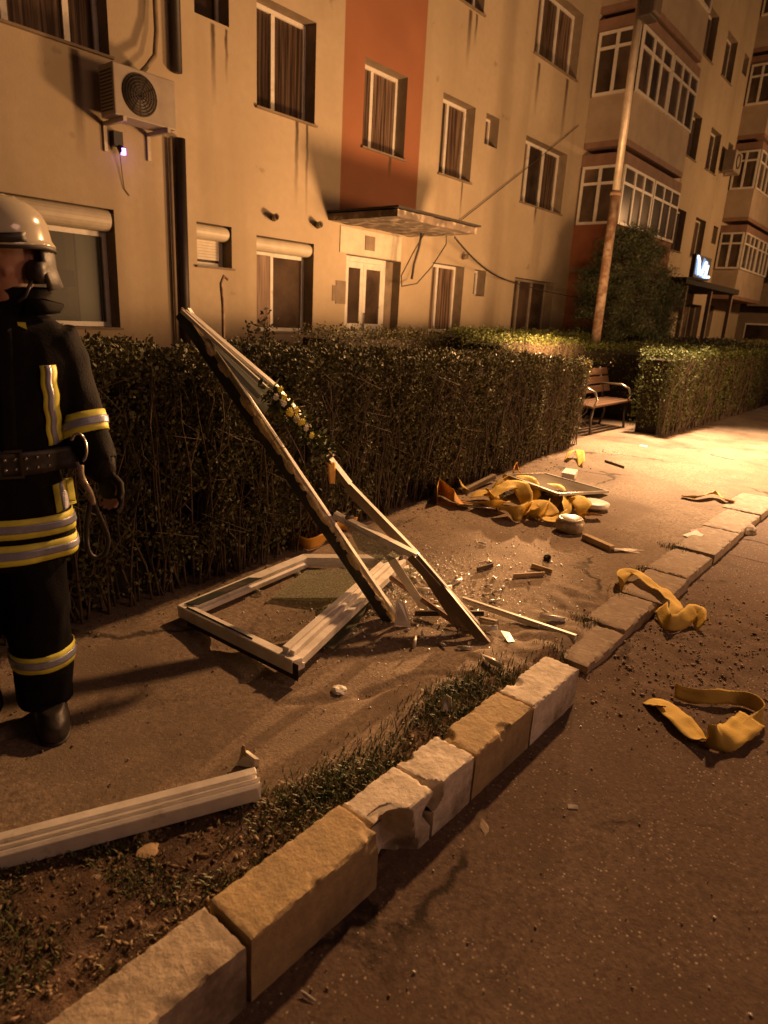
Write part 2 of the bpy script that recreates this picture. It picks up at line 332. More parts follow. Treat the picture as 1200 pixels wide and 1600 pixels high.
def rand_dirs(n):
    d = RN.normal(size=(n,3)); return d/np.linalg.norm(d, axis=1, keepdims=True)
def leaf_quads(P, size, aspect=.55, up=0.0):
    n = len(P); a = rand_dirs(n); a[:,2] += up; a /= np.linalg.norm(a, axis=1, keepdims=True)
    b = np.cross(a, rand_dirs(n)); b /= np.linalg.norm(b, axis=1, keepdims=True)
    s = size*RN.uniform(.6, 1.3, (n,1)); V = np.empty((n,4,3)); V[:,0] = P; V[:,1] = P + a*s*.5 + b*s*aspect*.5; V[:,2] = P + a*s; V[:,3] = P + a*s*.5 - b*s*aspect*.5
    return V.reshape(-1,3), np.arange(n*4).reshape(n,4)
def nz3(x, y, z, s=1.0): return noise.noise(Vector((x*s, y*s, z*s)))

# ---------------------------------------------------------------- ground
def sheet(name, x0, x1, y0, y1, step, zf, m, grow=1.0):
    nx = max(1, int((x1-x0)/step)); ny = max(1, int((y1-y0)/step))
    xs = np.linspace(x0, x1, nx+1); ys = np.linspace(y0, y1, ny+1)
    V = np.array([(x, y, zf(x, y)) for y in ys for x in xs]); i = np.arange(nx); j = np.arange(ny)
    I, J = np.meshgrid(i, j); a = (J*(nx+1)+I).ravel(); Fq = np.stack([a, a+1, a+nx+2, a+nx+1], 1)
    o = arr_mesh(name, V, Fq, m); o.data.polygons.foreach_set('use_smooth', [True]*len(o.data.polygons)); tag(o, kind='structure'); return o
def sm(a, b, x): t = min(1, max(0, (x-a)/(b-a))); return t*t*(3-2*t)
GROOVES = [(1.62,2.28,2.0,2.08,.035,.03),(2.0,2.08,2.25,1.98,.045,.035),(2.25,1.98,2.5,2.12,.03,.02),(1.45,1.72,1.75,1.50,.02,.012),(1.75,1.50,2.05,1.42,.035,.02),(2.05,1.42,2.15,1.2,.03,.015),(.7,2.2,1.3,1.95,.02,.012),(1.3,1.95,1.6,1.9,.015,.01)]
def path_z(x, y):
    if False: pass
    inner = (.042 + .060*(1-sm(1.10, 1.65, y)))*(1-sm(2.35, 3.3, x)) + .05*sm(2.35,3.3,x)          # filled up behind the kerb, sinking where it is broken
    edge = 1-sm(1.12, 1.02, y)*0
    k = sm(.98, 1.12, y) if x > 2.4 else 1
    b = nz3(x, y, 0, 1.3)*.014 + nz3(x, y, 3, 5)*.004 + nz3(x, y, 7, 22)*.0008
    if 2.3 < x < 3.6 and y < 1.6: b += nz3(x, y, 1, 11)*.020*(1-sm(1.2,1.6,y))
    gr = 0
    for (xa, ya, xb, yb, wd, dp) in GROOVES:
        dx, dy = xb-xa, yb-ya; t_ = max(0, min(1, ((x-xa)*dx+(y-ya)*dy)/(dx*dx+dy*dy))); e = math.hypot(x-xa-dx*t_, y-ya-dy*t_)+nz3(x, y, 2, 9)*.02
        if e < wd: gr = min(gr, -dp*(1-max(0,e)/wd)**.7)
    hole = gr-.045*math.exp(-((x-2.05)**2/.10+(y-2.18)**2/.025)) -.03*math.exp(-((x-1.72)**2/.05+(y-2.25)**2/.010))
    return (inner*k + b*(.5+.5*k) + hole)*(1 if x < 9 else max(.4, 1-(x-9)*.1))
def soil_edge(x): return 1.17 + (1.0 - sm(.35, 1.45, x))*.52 - .06*sm(1.9,2.4,x) + .07*math.exp(-((x-1.95)/.2)**2) + nz3(x, 0, 0, 3)*.05 + nz3(x, 5, 0, 14)*.02
def road_z(x, y):
    b = nz3(x, y, 0, .9)*.010 + nz3(x, y, 5, 6)*.003
    if 2.2 < x < 4.3 and y > .2: b += (nz3(x, y, 2, 9)*.020+.008)*sm(2.2,2.7,x)*(1-sm(3.6,4.3,x))*sm(.0,.5,y)
    return b
sheet('road', -.6, 5.0, -2.2, 1.16, .028, road_z, 'asph')
sheet('road', 5.0, 46, -22, 1.16, .4, lambda x, y: 0, 'asph'); sheet('road', -18, -.6, -22, 1.16, .6, lambda x, y: 0, 'asph'); sheet('road', -.6, 5, -22, -2.2, .6, lambda x, y: -.002, 'asph')
sheet('footpath', -.6, 3.4, .97, 3.6, .015, path_z, 'path'); sheet('footpath', 3.4, 8.6, .97, 3.6, .03, path_z, 'path')
sheet('footpath', 8.6, 40, 1.12, 5.2, .25, lambda x, y: max(.02, .045-(x-8.6)*.01), 'patch'); sheet('footpath', -18, -.6, 1.16, 3.6, .5, lambda x, y: .1, 'path')
sheet('soil_bed', -.4, 2.6, 1.035, 2.5, .018, lambda x, y: path_z(x, y) + (.014 if y < soil_edge(x) else -.03) + nz3(x, y, 4, 16)*.010 + nz3(x, y, 8, 45)*.004, 'soil')
sheet('garden_soil', -18, 8.6, 3.6, 8.0, .3, lambda x, y: .04+nz3(x, y, 0, 2)*.02, 'soil'); sheet('garden_soil', 8.6, 40, 5.2, 8.0, .4, lambda x, y: .03, 'soil')
sheet('ground', -90, 140, -90, 140, 10, lambda x, y: -.06, 'asph')

# ---------------------------------------------------------------- kerb blocks
def kerb_block(x0, x1, m, label, hz=.17, chips=(), y0=.885, y1=1.035, tilt=0, zoff=0.0, worn=.012, res=.0075, group='kerb blocks along the footpath', zb=-.03):
    nx = max(6, int((x1-x0)/res)); ny = max(6, int((y1-y0)/res)); nzq = max(6, int((hz-zb)/res)); bm = bmesh.new()
    bmesh.ops.create_cube(bm, size=1)
    me = bpy.data.meshes.new('t')
    # subdivided box made as six grids welded together
    bm.clear(); vm = {}
    def V(i, j, k):
        if (i, j, k) not in vm: vm[(i,j,k)] = bm.verts.new((i/nx, j/ny, k/nzq))
        return vm[(i,j,k)]
    for i in range(nx):
        for j in range(ny):
            for k, fl in ((0, 1), (nzq, 0)):
                q = [V(i,j,k), V(i+1,j,k), V(i+1,j+1,k), V(i,j+1,k)]; bm.faces.new(q[::-1] if fl else q)
    for i in range(nx):
        for k in range(nzq):
            for j, fl in ((0, 0), (ny, 1)):
                q = [V(i,j,k), V(i+1,j,k), V(i+1,j,k+1), V(i,j,k+1)]; bm.faces.new(q[::-1] if fl else q)
    for j in range(ny):
        for k in range(nzq):
            for i, fl in ((0, 1), (nx, 0)):
                q = [V(i,j,k), V(i,j+1,k), V(i,j+1,k+1), V(i,j,k+1)]; bm.faces.new(q[::-1] if fl else q)
    for v in bm.verts:
        a, b, c = v.co; x = x0+a*(x1-x0); y = y0+b*(y1-y0); z = zb+c*(hz-zb)
        # worn edges: pull corners in, irregularly
        ex = min(a, 1-a)*(x1-x0); ey = min(b, 1-b)*(y1-y0); ez = (1-c)*(hz-zb)
        wr = .34*worn*(1+1.3*nz3(x, y, z, 14)+2.2*nz3(x, y, z, 55)); wr = max(.0015, wr)
        def pull(e, o): return max(0, wr-e)*max(0, min(1, (wr*1.6-o)/wr/1.6))
        if ez < wr and ey < wr: d = (wr-max(ez, ey)); z -= d*.5; y += (d*.5 if b < .5 else -d*.5)
        if ez < wr and ex < wr: d = (wr-max(ez, ex)); z -= d*.5; x += (d*.4 if a < .5 else -d*.4)
        for (cx, cy, cz, r, dp) in chips:
            t = 1-math.sqrt((x-cx)**2+(y-cy)**2+(z-cz)**2)/(r*(1+.2*nz3(x, y, z, 12)))
            if t > 0: n = min(1, t*2.2)*dp; y += n*(1 if cy < (y0+y1)/2 else -1)*.75; z -= n*.8*(1 if cz > .1 else .1)
        n = nz3(x, y, z, 9)*.0016+nz3(x, y, z, 50)*.0012; y += n if b < .02 else 0; z += n + tilt*(x-x0) + zoff
        v.co = (x, y, z)
    bm.to_mesh(me); bm.free(); me.materials.append(M[m]); me.polygons.foreach_set('use_smooth', [True]*len(me.polygons))
    o = bpy.data.objects.new('kerb_block', me); COL.objects.link(o)
    c = Vector(((x0+x1)/2, (y0+y1)/2, 0)); me.transform(Matrix.Translation(-c)); o.location = c
    es = o.modifiers.new('es', 'EDGE_SPLIT'); es.split_angle = math.radians(24)
    return tag(o, label, 'kerb', group)
kerb_block(-.55, .12, 'kerb', 'grey kerb block nearest the viewer, cut off by the bottom edge of the picture', .175)
kerb_block(.13, .692, 'kerb', 'grey kerb block with stained top in the lower left foreground', .180, [(.5,.89,.18,.03,.006)])
kerb_block(.706, 1.135, 'kerby', 'long ochre kerb block between the grey one and the broken one', .187, [(1.13,.89,.18,.05,.012),(.9,.885,.18,.02,.005)], worn=.010)
kerb_block(1.150, 1.378, 'kerbw', 'pale kerb block broken open at its lower front corner', .178, [(1.19,.875,.085,.125,.12),(1.25,.88,.0,.08,.06),(1.375,.885,.10,.05,.05)], worn=.014)
kerb_block(1.392, 1.598, 'kerbw', 'short pale kerb piece split off by a dark crack', .176, [(1.392,.885,.14,.05,.05),(1.44,1.04,.17,.03,.01)], worn=.012)
kerb_block(1.612, 1.990, 'kerby', 'yellow ochre kerb block beside the tuft of grass', .170, [(1.62,1.03,.17,.05,.02),(1.8,.885,.17,.04,.012)], worn=.013)
kerb_block(2.004, 2.385, 'kerbw', 'whitewashed kerb block at the end of the raised row', .165, [(2.1,1.03,.16,.04,.012)], worn=.014)
kb = [(2.62,3.06,'rough sunken kerb stone just past the raised row'),(3.09,3.55,'sunken kerb stone under the long yellow strap'),(3.58,4.06,'flat sunken kerb stone beyond the yellow strap'),(4.10,4.66,'third flat kerb stone along the dark gap'),(4.70,5.38,'flat kerb stone beside the scrap of red card'),(5.41,6.12,'lit flat kerb stone before the far corner'),(6.14,6.85,'last brightly lit flat kerb stone at the dark crack')]
for i, (a, b, lb) in enumerate(kb):
    kerb_block(a, b, 'stone', lb, .062 - .006*(i==0), [(a+.05,.88,.07,.07,.02),(b-.03,.88,.07,.06,.02)], y0=.93+.004*i+random.uniform(-.015,.015), y1=1.13+.02*i+random.uniform(-.01,.02), worn=.022, res=.016, group='sunken kerb stones along the footpath', tilt=random.uniform(-.02,.02))

# ---------------------------------------------------------------- apartment building
FY = 7.9; DEP = .26; ST = 2.76
bld = thing('apartment_building', 'cream apartment block with an orange strip, entrance door and enclosed balconies', 'building', (17, FY, 0))
OPN = []     # x0, x1, z0, z1, style
OPN += [(2.2,4.36,1.17,2.50,'room'),(5.49,6.05,1.99,2.52,'small_shutter'),(6.48,7.60,1.155,2.47,'shutter'),(8.33,9.74,.02,2.40,'door'),(10.68,11.76,1.21,2.48,'two'),(12.14,12.58,1.96,2.47,'vent'),(13.8,15.72,.9,2.44,'shop')]
OPN += [(2.6,4.42,4.07,5.35,'curtain'),(6.49,7.56,4.08,5.36,'two'),(8.60,9.65,4.02,5.24,'twon'),(10.66,11.70,4.0,5.28,'two'),(12.08,12.56,4.76,5.29,'vent'),(13.66,15.62,3.97,5.24,'three'),(5.54,6.05,4.845,5.4,'dark')]
for k in (2,3,4):
    z = ST*(k-1)
    OPN += [(2.6,4.42,4.07+z,5.35+z,'curtain'),(5.54,6.05,4.85+z,5.4+z,'dark'),(6.49,7.56,4.08+z,5.36+z,'two'),(8.60,9.65,4.02+z,5.24+z,'twon'),(10.66,11.70,4.0+z,5.28+z,'two'),(12.08,12.56,4.76+z,5.29+z,'vent'),(13.62,15.60,3.97+z,5.24+z,'three')]
for k in range(0, 5):
    z = ST*k
    OPN += [(21.8,22.6,1.25+z,2.5+z,'dark'),(23.1,24.6,1.25+z,2.5+z,'two'),(25.7,26.9,1.25+z,2.5+z,'two') if k else (26.2,28.2,.05,2.45,'shop'),(27.9,28.5,1.9+z,2.5+z,'vent') if k else (29.2,29.9,1.3,2.5,'dark'),(29.3,30.4,1.25+z,2.5+z,'dark') if k in (0,) else (33.0,33.05,20,20.1,'x')]
OPN = [o for o in OPN if o[4] != 'x' and o[3] < 16.3]
OPN = [o for i, o in enumerate(OPN) if not any(o[0] < p[1] and p[0] < o[1] and o[2] < p[3] and p[2] < o[3] for p in OPN[:i])]
X0, X1, Z0, Z1 = -6, 34, -.1, 16.4
wm = MB(); xs = sorted({X0, X1, *[o[0] for o in OPN], *[o[1] for o in OPN]}); zs = sorted({Z0, Z1, *[o[2] for o in OPN], *[o[3] for o in OPN]})
for i in range(len(xs)-1):
    for j in range(len(zs)-1):
        cx, cz = (xs[i]+xs[i+1])/2, (zs[j]+zs[j+1])/2
        if any(o[0] < cx < o[1] and o[2] < cz < o[3] for o in OPN): continue
        wm.add([(xs[i],FY,zs[j]),(xs[i+1],FY,zs[j]),(xs[i+1],FY,zs[j+1]),(xs[i],FY,zs[j+1])], [(0,1,2,3)])
wm.add([(X0,FY,Z0),(X0,FY+9,Z0),(X0,FY+9,Z1),(X0,FY,Z1),(X1,FY,Z0),(X1,FY+9,Z0),(X1,FY+9,Z1),(X1,FY,Z1)], [(0,3,2,1),(4,5,6,7),(3,7,6,2),(1,2,6,5)])
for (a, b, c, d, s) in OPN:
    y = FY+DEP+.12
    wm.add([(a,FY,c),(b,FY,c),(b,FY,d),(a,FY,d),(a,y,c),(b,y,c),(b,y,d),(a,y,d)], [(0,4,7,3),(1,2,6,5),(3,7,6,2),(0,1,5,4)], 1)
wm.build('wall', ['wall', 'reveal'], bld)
def winset(parent, o, u, v, n, wd, ht, mull=(.45,), trans=None, fw=.055, pane='pane', frame='pvc', lab=None, sash=True, curtain=False):
    """o lower-left corner of the opening plane, u along, v up, n pointing outwards"""
    o, u, v, n = Vector(o), Vector(u), Vector(v), Vector(n); fr = MB()
    def rect(x0, x1, z0, z1, t=.05, off=0): fr.obox(o+u*x0+v*z0+n*off, u*(x1-x0), v*(z1-z0), n*t)
    rect(0, fw, 0, ht); rect(wd-fw, wd, 0, ht); rect(fw, wd-fw, 0, fw); rect(fw, wd-fw, ht-fw, ht)
    xs = [fw]; tz = trans*ht if trans else ht-fw
    for m_ in mull: rect(m_*wd-fw*.6, m_*wd+fw*.6, fw, ht-fw, .055); xs += [m_*wd-fw*.6, m_*wd+fw*.6]
    xs.append(wd-fw); 
    if trans:
        for i in range(0, len(xs), 2): rect(xs[i], xs[i+1], tz-fw*.5, tz+fw*.5, .05)
    f = fr.build('window', frame, parent)
    if lab: f['label'] = lab
    for i in range(0, len(xs), 2):
        zz = [(fw, tz-fw*.5), (tz+fw*.5, ht-fw)] if trans else [(fw, ht-fw)]
        for z0, z1 in zz:
            p = MB(); p.obox(o+u*xs[i]+v*z0+n*.010, u*(xs[i+1]-xs[i]), v*(z1-z0), n*.012); p.build('pane', pane, f)
            if curtain or pane == 'clear': pass
    return f
UX, UZ, NY = Vector((1,0,0)), Vector((0,0,1)), Vector((0,-1,0))
for (a, b, c, d, s) in OPN:
    y = FY+DEP; o = (a+.001, y, c+.001); wd, ht = b-a-.002, d-c-.002
    if s in ('two', 'twon', 'three', 'curtain'):
        f = winset(bld, o, UX, UZ, NY, wd, ht, {'two':(.42,),'twon':(.38,),'three':(.27,.62),'curtain':(.45,.8)}[s], pane='panec')
        sl = MB(); sl.box((a-.03, FY-.045, c-.028), (b+.03, FY+DEP, c-.002)); sl.build('sill', 'reveal', f)
    elif s in ('dark', 'vent'):
        f = winset(bld, o, UX, UZ, NY, wd, ht, (), pane='pane', fw=.04)
    elif s == 'shop':
        f = winset(bld, o, UX, UZ, NY, wd, ht, (.3,.62), pane='pane', fw=.045, frame='metalw', lab='dark ground floor shop window')
    elif s in ('shutter', 'small_shutter'):
        f = winset(bld, o, UX, UZ, NY, wd, ht-.19, (.40,) if s == 'shutter' else (), pane='pane' , lab='ground floor window with a roller shutter box')
        bx = MB(); r = .095; cz = d-.10; cy = y-.05-.11
        ring = [(math.cos(t)*r, math.sin(t)*r) for t in [math.pi*k/10-math.pi/2 for k in range(11)]]
        prof = [(p[0]*1.0, p[1]) for p in ring] + [(-.12, r), (-.12, -r)]
        bx.bar((a+.01, cy+.02, cz), (b-.01, cy+.02, cz), [(x_, z_) for x_, z_ in prof], (0,0,1)); bx.build('shutter_box', 'shutter', f)
        if s == 'small_shutter':
            q = MB(); 
            for k in range(7): q.box((a+.05, y-.075, c+.09+k*.036), (b-.08, y-.060, c+.09+k*.036+.033))
            q.build('roller_slats', 'shutter', f)
        else:
            q = MB(); q.box((a+.06, y-.075, c+.07), (a+wd*.37, y-.058, d-.24)); q.build('blind', 'curtain', f)
        sl = MB(); sl.box((a-.03, FY-.04, c-.028), (b+.03, FY+DEP, c-.002)); sl.build('sill', 'reveal', f)
    elif s == 'room':
        f = winset(bld, o, UX, UZ, NY, wd, ht-.24, (.44,), pane='clear', lab='large lit window with roller shutter box and objects inside')
        bx = MB(); r = .12; prof = [(math.cos(t)*r, math.sin(t)*r) for t in [math.pi*k/10-math.pi/2 for k in range(11)]] + [(-.12, r), (-.12, -r)]
        bx.bar((a, y-.14, d-.12), (b-.03, y-.14, d-.12), prof); bx.build('shutter_box', 'shutter', f)
        q = MB(); x0, x1, y0, y1, z0, z1 = 2.2, 4.34, y+.1, y+1.0, .9, 2.62
        q.add([(x0,y1,z0),(x1,y1,z0),(x1,y1,z1),(x0,y1,z1),(x0,y0,z0),(x1,y0,z0),(x1,y0,z1),(x0,y0,z1)], [(0,1,2,3),(0,3,7,4),(1,5,6,2),(2,6,7,3),(0,4,5,1)])
        q.build('room_interior', 'room', f)
        q = MB(); q.box((3.2,y+.5,1.45),(3.9,y+.7,1.55)); q.box((3.55,y+.5,.95),(3.6,y+.7,1.45)); q.box((4.0,y+.6,1.62),(4.25,y+.75,1.82)); q.box((3.05,y+.8,1.9),(3.5,y+.82,2.1)); q.box((3.3,y+.6,1.56),(3.42,y+.7,1.75)); q.box((3.72,y+.5,1.0),(4.3,y+.9,1.25)); q.build('shelf', 'roomd', f)
        q = MB(); q.box((4.02,y+.04,1.2),(4.30,y+.09,2.30)); q.build('dark_curtain', 'black', f)
        sl = MB(); sl.box((a-.03, FY-.04, c-.028), (b+.02, FY+DEP, c-.002)); sl.build('sill', 'reveal', f)
light('room_lamp', 'POINT', (2.6, FY+DEP+.5, 2.0), 2.2, (1, .70, .38), .15)
# entrance door (two leaves, transom panel, white surround)
a, b, c, d = 8.33, 9.74, .02, 2.40; y = FY+.10
fr = MB(); fr.box((a+.002,y,.03),(a+.07,y+.06,2.39)); fr.box((9.36,y,.03),(9.44,y+.06,2.39)); fr.box((a+.07,y,2.31),(9.36,y+.06,2.39)); fr.box((9.44,y+.08,.03),(9.738,y+.16,2.39), 1)
dr = fr.build('entrance_door', ['pvc','reveal'], bld); dr['label'] = 'white two leaf entrance door with dark panes'
for x0, x1 in ((a+.072, 8.84), (8.845, 9.358)):
    lf = MB(); q = .075
    lf.box((x0,y-.02,.05),(x0+q,y+.04,2.305)); lf.box((x1-q,y-.02,.05),(x1,y+.04,2.305)); lf.box((x0+q,y-.02,.05),(x1-q,y+.04,1.32)); lf.box((x0+q,y-.02,2.21),(x1-q,y+.04,2.305))
    lf.build('door_leaf', 'pvc', dr); g = MB(); g.box((x0+q,y+.0,1.32),(x1-q,y+.012,2.21)); g.build('pane', 'pane', dr)
hb = MB(); hb.box((8.86,y-.05,1.15),(8.885,y-.021,1.5)); hb.build('handle', 'steel', dr)
pn = MB(); pn.box((8.16,FY-.02,2.41),(9.70,FY-.003,2.80)); pn.build('door_head_panel', 'shutter', bld)
pn = MB(); pn.box((8.74,FY-.035,2.50),(8.98,FY-.021,2.72)); pn.build('notice_plate', 'reveal', bld)
# broken render beside the door shows as a stepped patch
pn = MB(); pn.box((8.10,FY-.012,1.62),(8.328,FY-.003,1.98)); pn.box((8.02,FY-.010,1.66),(8.10,FY-.004,1.90)); pn.build('intercom_box', ['reveal'], bld)
# canopy
cb = MB(); z = 2.84; X_l, X_r, Yf = 7.90, 9.98, 6.52
n = 30
def cz_(x, y): return nz3(x, y, 0, 4)*.012
vs = []; fs = []
for lev in (0, 1):
    for j in range(7):
        for i in range(n+1):
            x = X_l+(X_r-X_l)*i/n; yy = Yf+(FY-.004-Yf)*j/6
            if j == 0: yy += nz3(x, 0, lev*2, 6)*.02
            if i == 0: x += nz3(0, yy, lev*2, 6)*.02
            vs.append((x, yy, z-.015*nz3(x, yy, 0, 5) if lev == 0 else z+.10+.008*nz3(x, yy, 2, 5)))
N1 = 7*(n+1)
for j in range(6):
    for i in range(n): k = j*(n+1)+i; fs += [(k, k+n+1, k+n+2, k+1), (N1+k, N1+k+1, N1+k+n+2, N1+k+n+1)]
for i in range(n): fs += [(i, i+1, N1+i+1, N1+i), (6*(n+1)+i+1, 6*(n+1)+i, N1+6*(n+1)+i, N1+6*(n+1)+i+1)]
for j in range(6): k = j*(n+1); fs += [(k+n+1, k, N1+k, N1+k+n+1), (k+n, k+2*n+1, N1+k+2*n+1, N1+k+n)]
cb.add(vs, fs); cn = cb.build('canopy', 'slab', bld); cn['label'] = 'weathered concrete canopy over the entrance door'
ft = MB(); ft.box((X_l-.04, Yf-.045, z+.116), (X_r+.05, FY-.004, z+.142)); ft.build('roof_felt', 'felt', cn)
# enclosed balconies
def balcony(x0, x1, yf, k, par, lab, left=True):
    zb = ST*k + .12; b_ = MB()
    y1 = FY-.004
    b_.box((x0, yf, zb), (x1, y1, zb+.95))                                 # parapet
    b_.box((x0-.02, yf-.02, zb+.95+1.28), (x1+.02, y1, zb+.95+1.28+.26), 1)   # top band
    b_.box((x0, yf, zb-.13), (x1, y1, zb-.002), 1)
    b_.box((x0+.06, yf+.3, zb+.952), (x1-.06, y1, zb+.95+1.278), 2)
    o = b_.build('balcony', [par, 'band', 'curtain'], bld); o['label'] = lab
    def fix(f): f.parent = o; WM[f.name] = WM[o.name]
    L_ = y1-yf
    f = winset(bld, (x0, y1-.06, zb+.95), (0,-1,0), UZ, (-1,0,0), L_-.08, 1.28, (.48,), .70 if k%2 else .74, .06, 'pane'); fix_sub(f, o)
    W_ = x1-x0
    f = winset(bld, (x0+.03, yf, zb+.95), UX, UZ, NY, W_*.48, 1.28, (.36,.66), .70, .06, 'pane'); fix_sub(f, o)
    f = winset(bld, (x0+.03+W_*.50, yf, zb+.95), UX, UZ, NY, W_*.48, 1.28, (.36,.66), .70, .06, 'pane'); fix_sub(f, o)
def fix_sub(f, o):     # third level: frame and panes both directly under the balcony
    for c in list(f.children): c.parent = o
    f.parent = o; f.name = 'window_frame'
for k in range(1, 5): balcony(16.4, 20.5, 6.86, k, 'orange' if k == 1 else 'cream', 'enclosed balcony beside the lamp pole, storey %s' % ['', 'first', 'second', 'third', 'fourth'][k])
for k in range(1, 5): balcony(28.8, 33.2, 7.0, k, 'cream', 'far enclosed balcony, storey %s' % ['', 'first', 'second', 'third', 'fourth'][k])
q = MB(); q.box((16.45, 7.1, .02), (20.4, FY-.004, 2.748)); q.build('ground_floor_bay', 'orange', bld)
q = MB(); q.box((16.9, 7.08, .9), (17.6, 7.097, 2.3)); q.box((18.2, 7.08, .9), (19.9, 7.097, 2.3)); q.build('bay_window', 'pane', bld)
# far entrance canopy with lit panel
q = MB(); q.box((20.9, 6.4, 2.80), (27.0, FY-.004, 2.97)); q.build('far_canopy', 'felt', bld)
for x in (21.4, 24.0, 26.6): q = MB(); q.box((x, 6.5, .02), (x+.12, 6.62, 2.798)); q.build('canopy_post', 'reveal', bld)
# ac unit
t = thing('air_conditioner', 'beige outdoor air conditioner unit on wall brackets, stained, round fan grille', 'air conditioner', (4.95, FY-.2, 3.45))
x0, x1, y0, z0, z1 = 4.20, 4.95, FY-.44, 3.40, 3.90
q = MB(); q.box((x0,y0,z0),(x1,FY-.14,z1)); bevel(q.build('casing', 'metalw', t), .012)
q = MB(); cx, cz = 4.50, 3.65
for r in (.05,.08,.11,.14,.17,.20): q.tube([(cx+r*math.cos(a), y0-.012, cz+r*math.sin(a)) for a in [2*math.pi*i/32 for i in range(33)]], .0035, 5)
for a in range(12): an = a*math.pi/6; q.tube([(cx, y0-.012, cz), (cx+.205*math.cos(an), y0-.012, cz+.205*math.sin(an))], .003, 4)
q.build('fan_grille', 'black', t)
q = MB(); q.rings([[(cx+.21*math.cos(2*math.pi*i/32), y0-.003-.002*k, cz+.21*math.sin(2*math.pi*i/32)) for i in range(32)] for k in (0, 1)]); q.build('fan_opening', 'grille', t)
q = MB()
for k in range(12): q.box((x0-.006, y0+.03, z0+.05+k*.034), (x0-.002, FY-.17, z0+.064+k*.034))
q.build('side_louvre', 'black', t)
for x in (4.28, 4.82): q = MB(); q.box((x, FY-.46, z0-.045), (x+.04, FY-.004, z0-.003)); q.box((x, FY-.03, z0-.30), (x+.04, FY-.004, z0-.045)); q.build('bracket', 'galv', t)
t = tag(MB().tube([(5.23,FY-.07,4.12),(5.23,FY-.07,9.5)], .06, 12).build('downpipe', 'pipe'), 'dark brown downpipe running up the wall above the air conditioner', 'pipe')
t = tag(MB().tube([(5.23,FY-.07,.02),(5.24,FY-.07,3.42)], .062, 12).build('downpipe', 'pipe'), 'dark brown downpipe from the air conditioner down behind the hedge', 'pipe')
t = tag(MB().tube([(5.11,FY-.05,.5),(5.11,FY-.05,3.4)], .022, 8).build('conduit', 'reveal'), 'thin pale conduit beside the lower dark downpipe', 'pipe')
pts = [(4.95,FY-.10,9),(4.95,FY-.10,4.7),(4.94,FY-.12,4.45),(4.88,FY-.16,4.18),(4.74,FY-.2,4.02),(4.62,FY-.24,3.905)]
tag(MB().tube(pts, .028, 8).build('hose', 'hose'), 'grey insulated hose curving down the wall into the air conditioner', 'hose')
t = thing('wall_lamp', 'small wall sensor with a violet light below the air conditioner', 'lamp', (4.42,FY-.05,3.1))
q = MB(); q.box((4.36,FY-.10,3.17),(4.47,FY-.003,3.32)); q.tube([(4.43,FY-.08,3.17),(4.45,FY-.10,3.11)], .035, 8); q.build('housing', 'black', t)
q = MB(); q.box((4.435,FY-.135,3.085),(4.475,FY-.10,3.15)); q.build('led', 'violet', t)
q = MB(); q.tube([(4.45,FY-.05,3.08),(4.47,FY-.03,2.95),(4.50,FY-.012,2.75),(4.56,FY-.012,2.68)], .005, 5); q.build('wire', 'cable', t)
for (x, z, lb) in ((6.79,2.73,'left one of two round grey vent pipes above the shuttered window'),(7.66,2.74,'right one of two round vent pipes, close to the canopy'),(11.66,2.66,'round vent pipe between canopy and narrow window')):
    q = MB(); n = 16; r = .048
    q.rings([[(x-l*.5+rr*math.cos(2*math.pi*i/n)*.9, FY-l, z+rr*math.sin(2*math.pi*i/n)) for i in range(n)] for l, rr in ((.0,r),(.17,r),(.17,r*.8),(.05,r*.8))]); tag(q.build('vent_pipe', 'hose'), lb, 'vent', 'vent pipes in the facade')
def cablen(name, pts, r, lb, cat='cable', m='cable'):
    tag(MB().tube(pts, r, 6).build(name, m), lb, cat)
def sag(a, b, s, n=14): a, b = Vector(a), Vector(b); return [a.lerp(b, t/n) - Vector((0,0,s*4*(t/n)*(1-t/n))) for t in range(n+1)]
cablen('cable', sag((9.9,6.9,2.80),(13.3,FY-.05,2.35),.10), .016, 'thick cable sagging from the canopy edge to the dark shop window')
cablen('cable', sag((13.3,FY-.05,2.35),(16.5,7.0,2.1),.06), .012, 'thin cable continuing past the dark shop window to the balcony')
cablen('cable', sag((10.9,FY-.05,3.0),(15.9,FY-.05,5.9),.02), .008, 'thin straight cable running diagonally up the facade')
pts = [(9.45,7.2,2.82),(9.42,7.4,2.5),(9.40,7.6,2.15),(9.55,7.7,1.98),(9.85,7.6,2.05),(10.0,7.4,2.35),(9.95,7.1,2.7),(9.8,7.0,2.81)]
cablen('cable', pts, .010, 'loop of loose cable hanging under the entrance canopy')
pts = [(9.5,7.3,2.83),(9.52,7.35,2.6),(9.48,7.4,2.35),(9.5,7.45,2.1)]; cablen('cable', pts, .022, 'bundle of dark wires hanging straight down from the canopy')
# lit blue panel above far canopy
t = thing('lit_sign', 'blue and white lit panel above the far entrance canopy', 'sign', (21.8,6.3,2.98))
q = MB(); q.box((21.1,6.3,2.98),(22.638,6.42,3.612)); q.build('housing', 'black', t)
q = MB(); q.add([(21.175,6.29,3.085),(21.513,6.29,3.023),(21.475,6.29,3.581),(21.138,6.29,3.55)], [(0,1,2,3)]); q.add([(21.588,6.29,3.023),(22.488,6.29,3.023),(22.338,6.29,3.488),(21.812,6.29,3.569)], [(0,1,2,3)]); q.build('lit_panel', 'bluel', t)
q = MB()
for a_, b_2 in (((21.363,3.457),(21.513,3.085)),((21.738,3.085),(22.038,3.457)),((22.038,3.054),(22.562,3.085)),((22.188,3.116),(22.263,3.395)),((21.175,3.55),(21.325,3.488))): q.tube([(a_[0],6.27,a_[1]),(b_2[0],6.27,b_2[1])], .035, 6)
q.build('lit_strip', 'bluew', t)
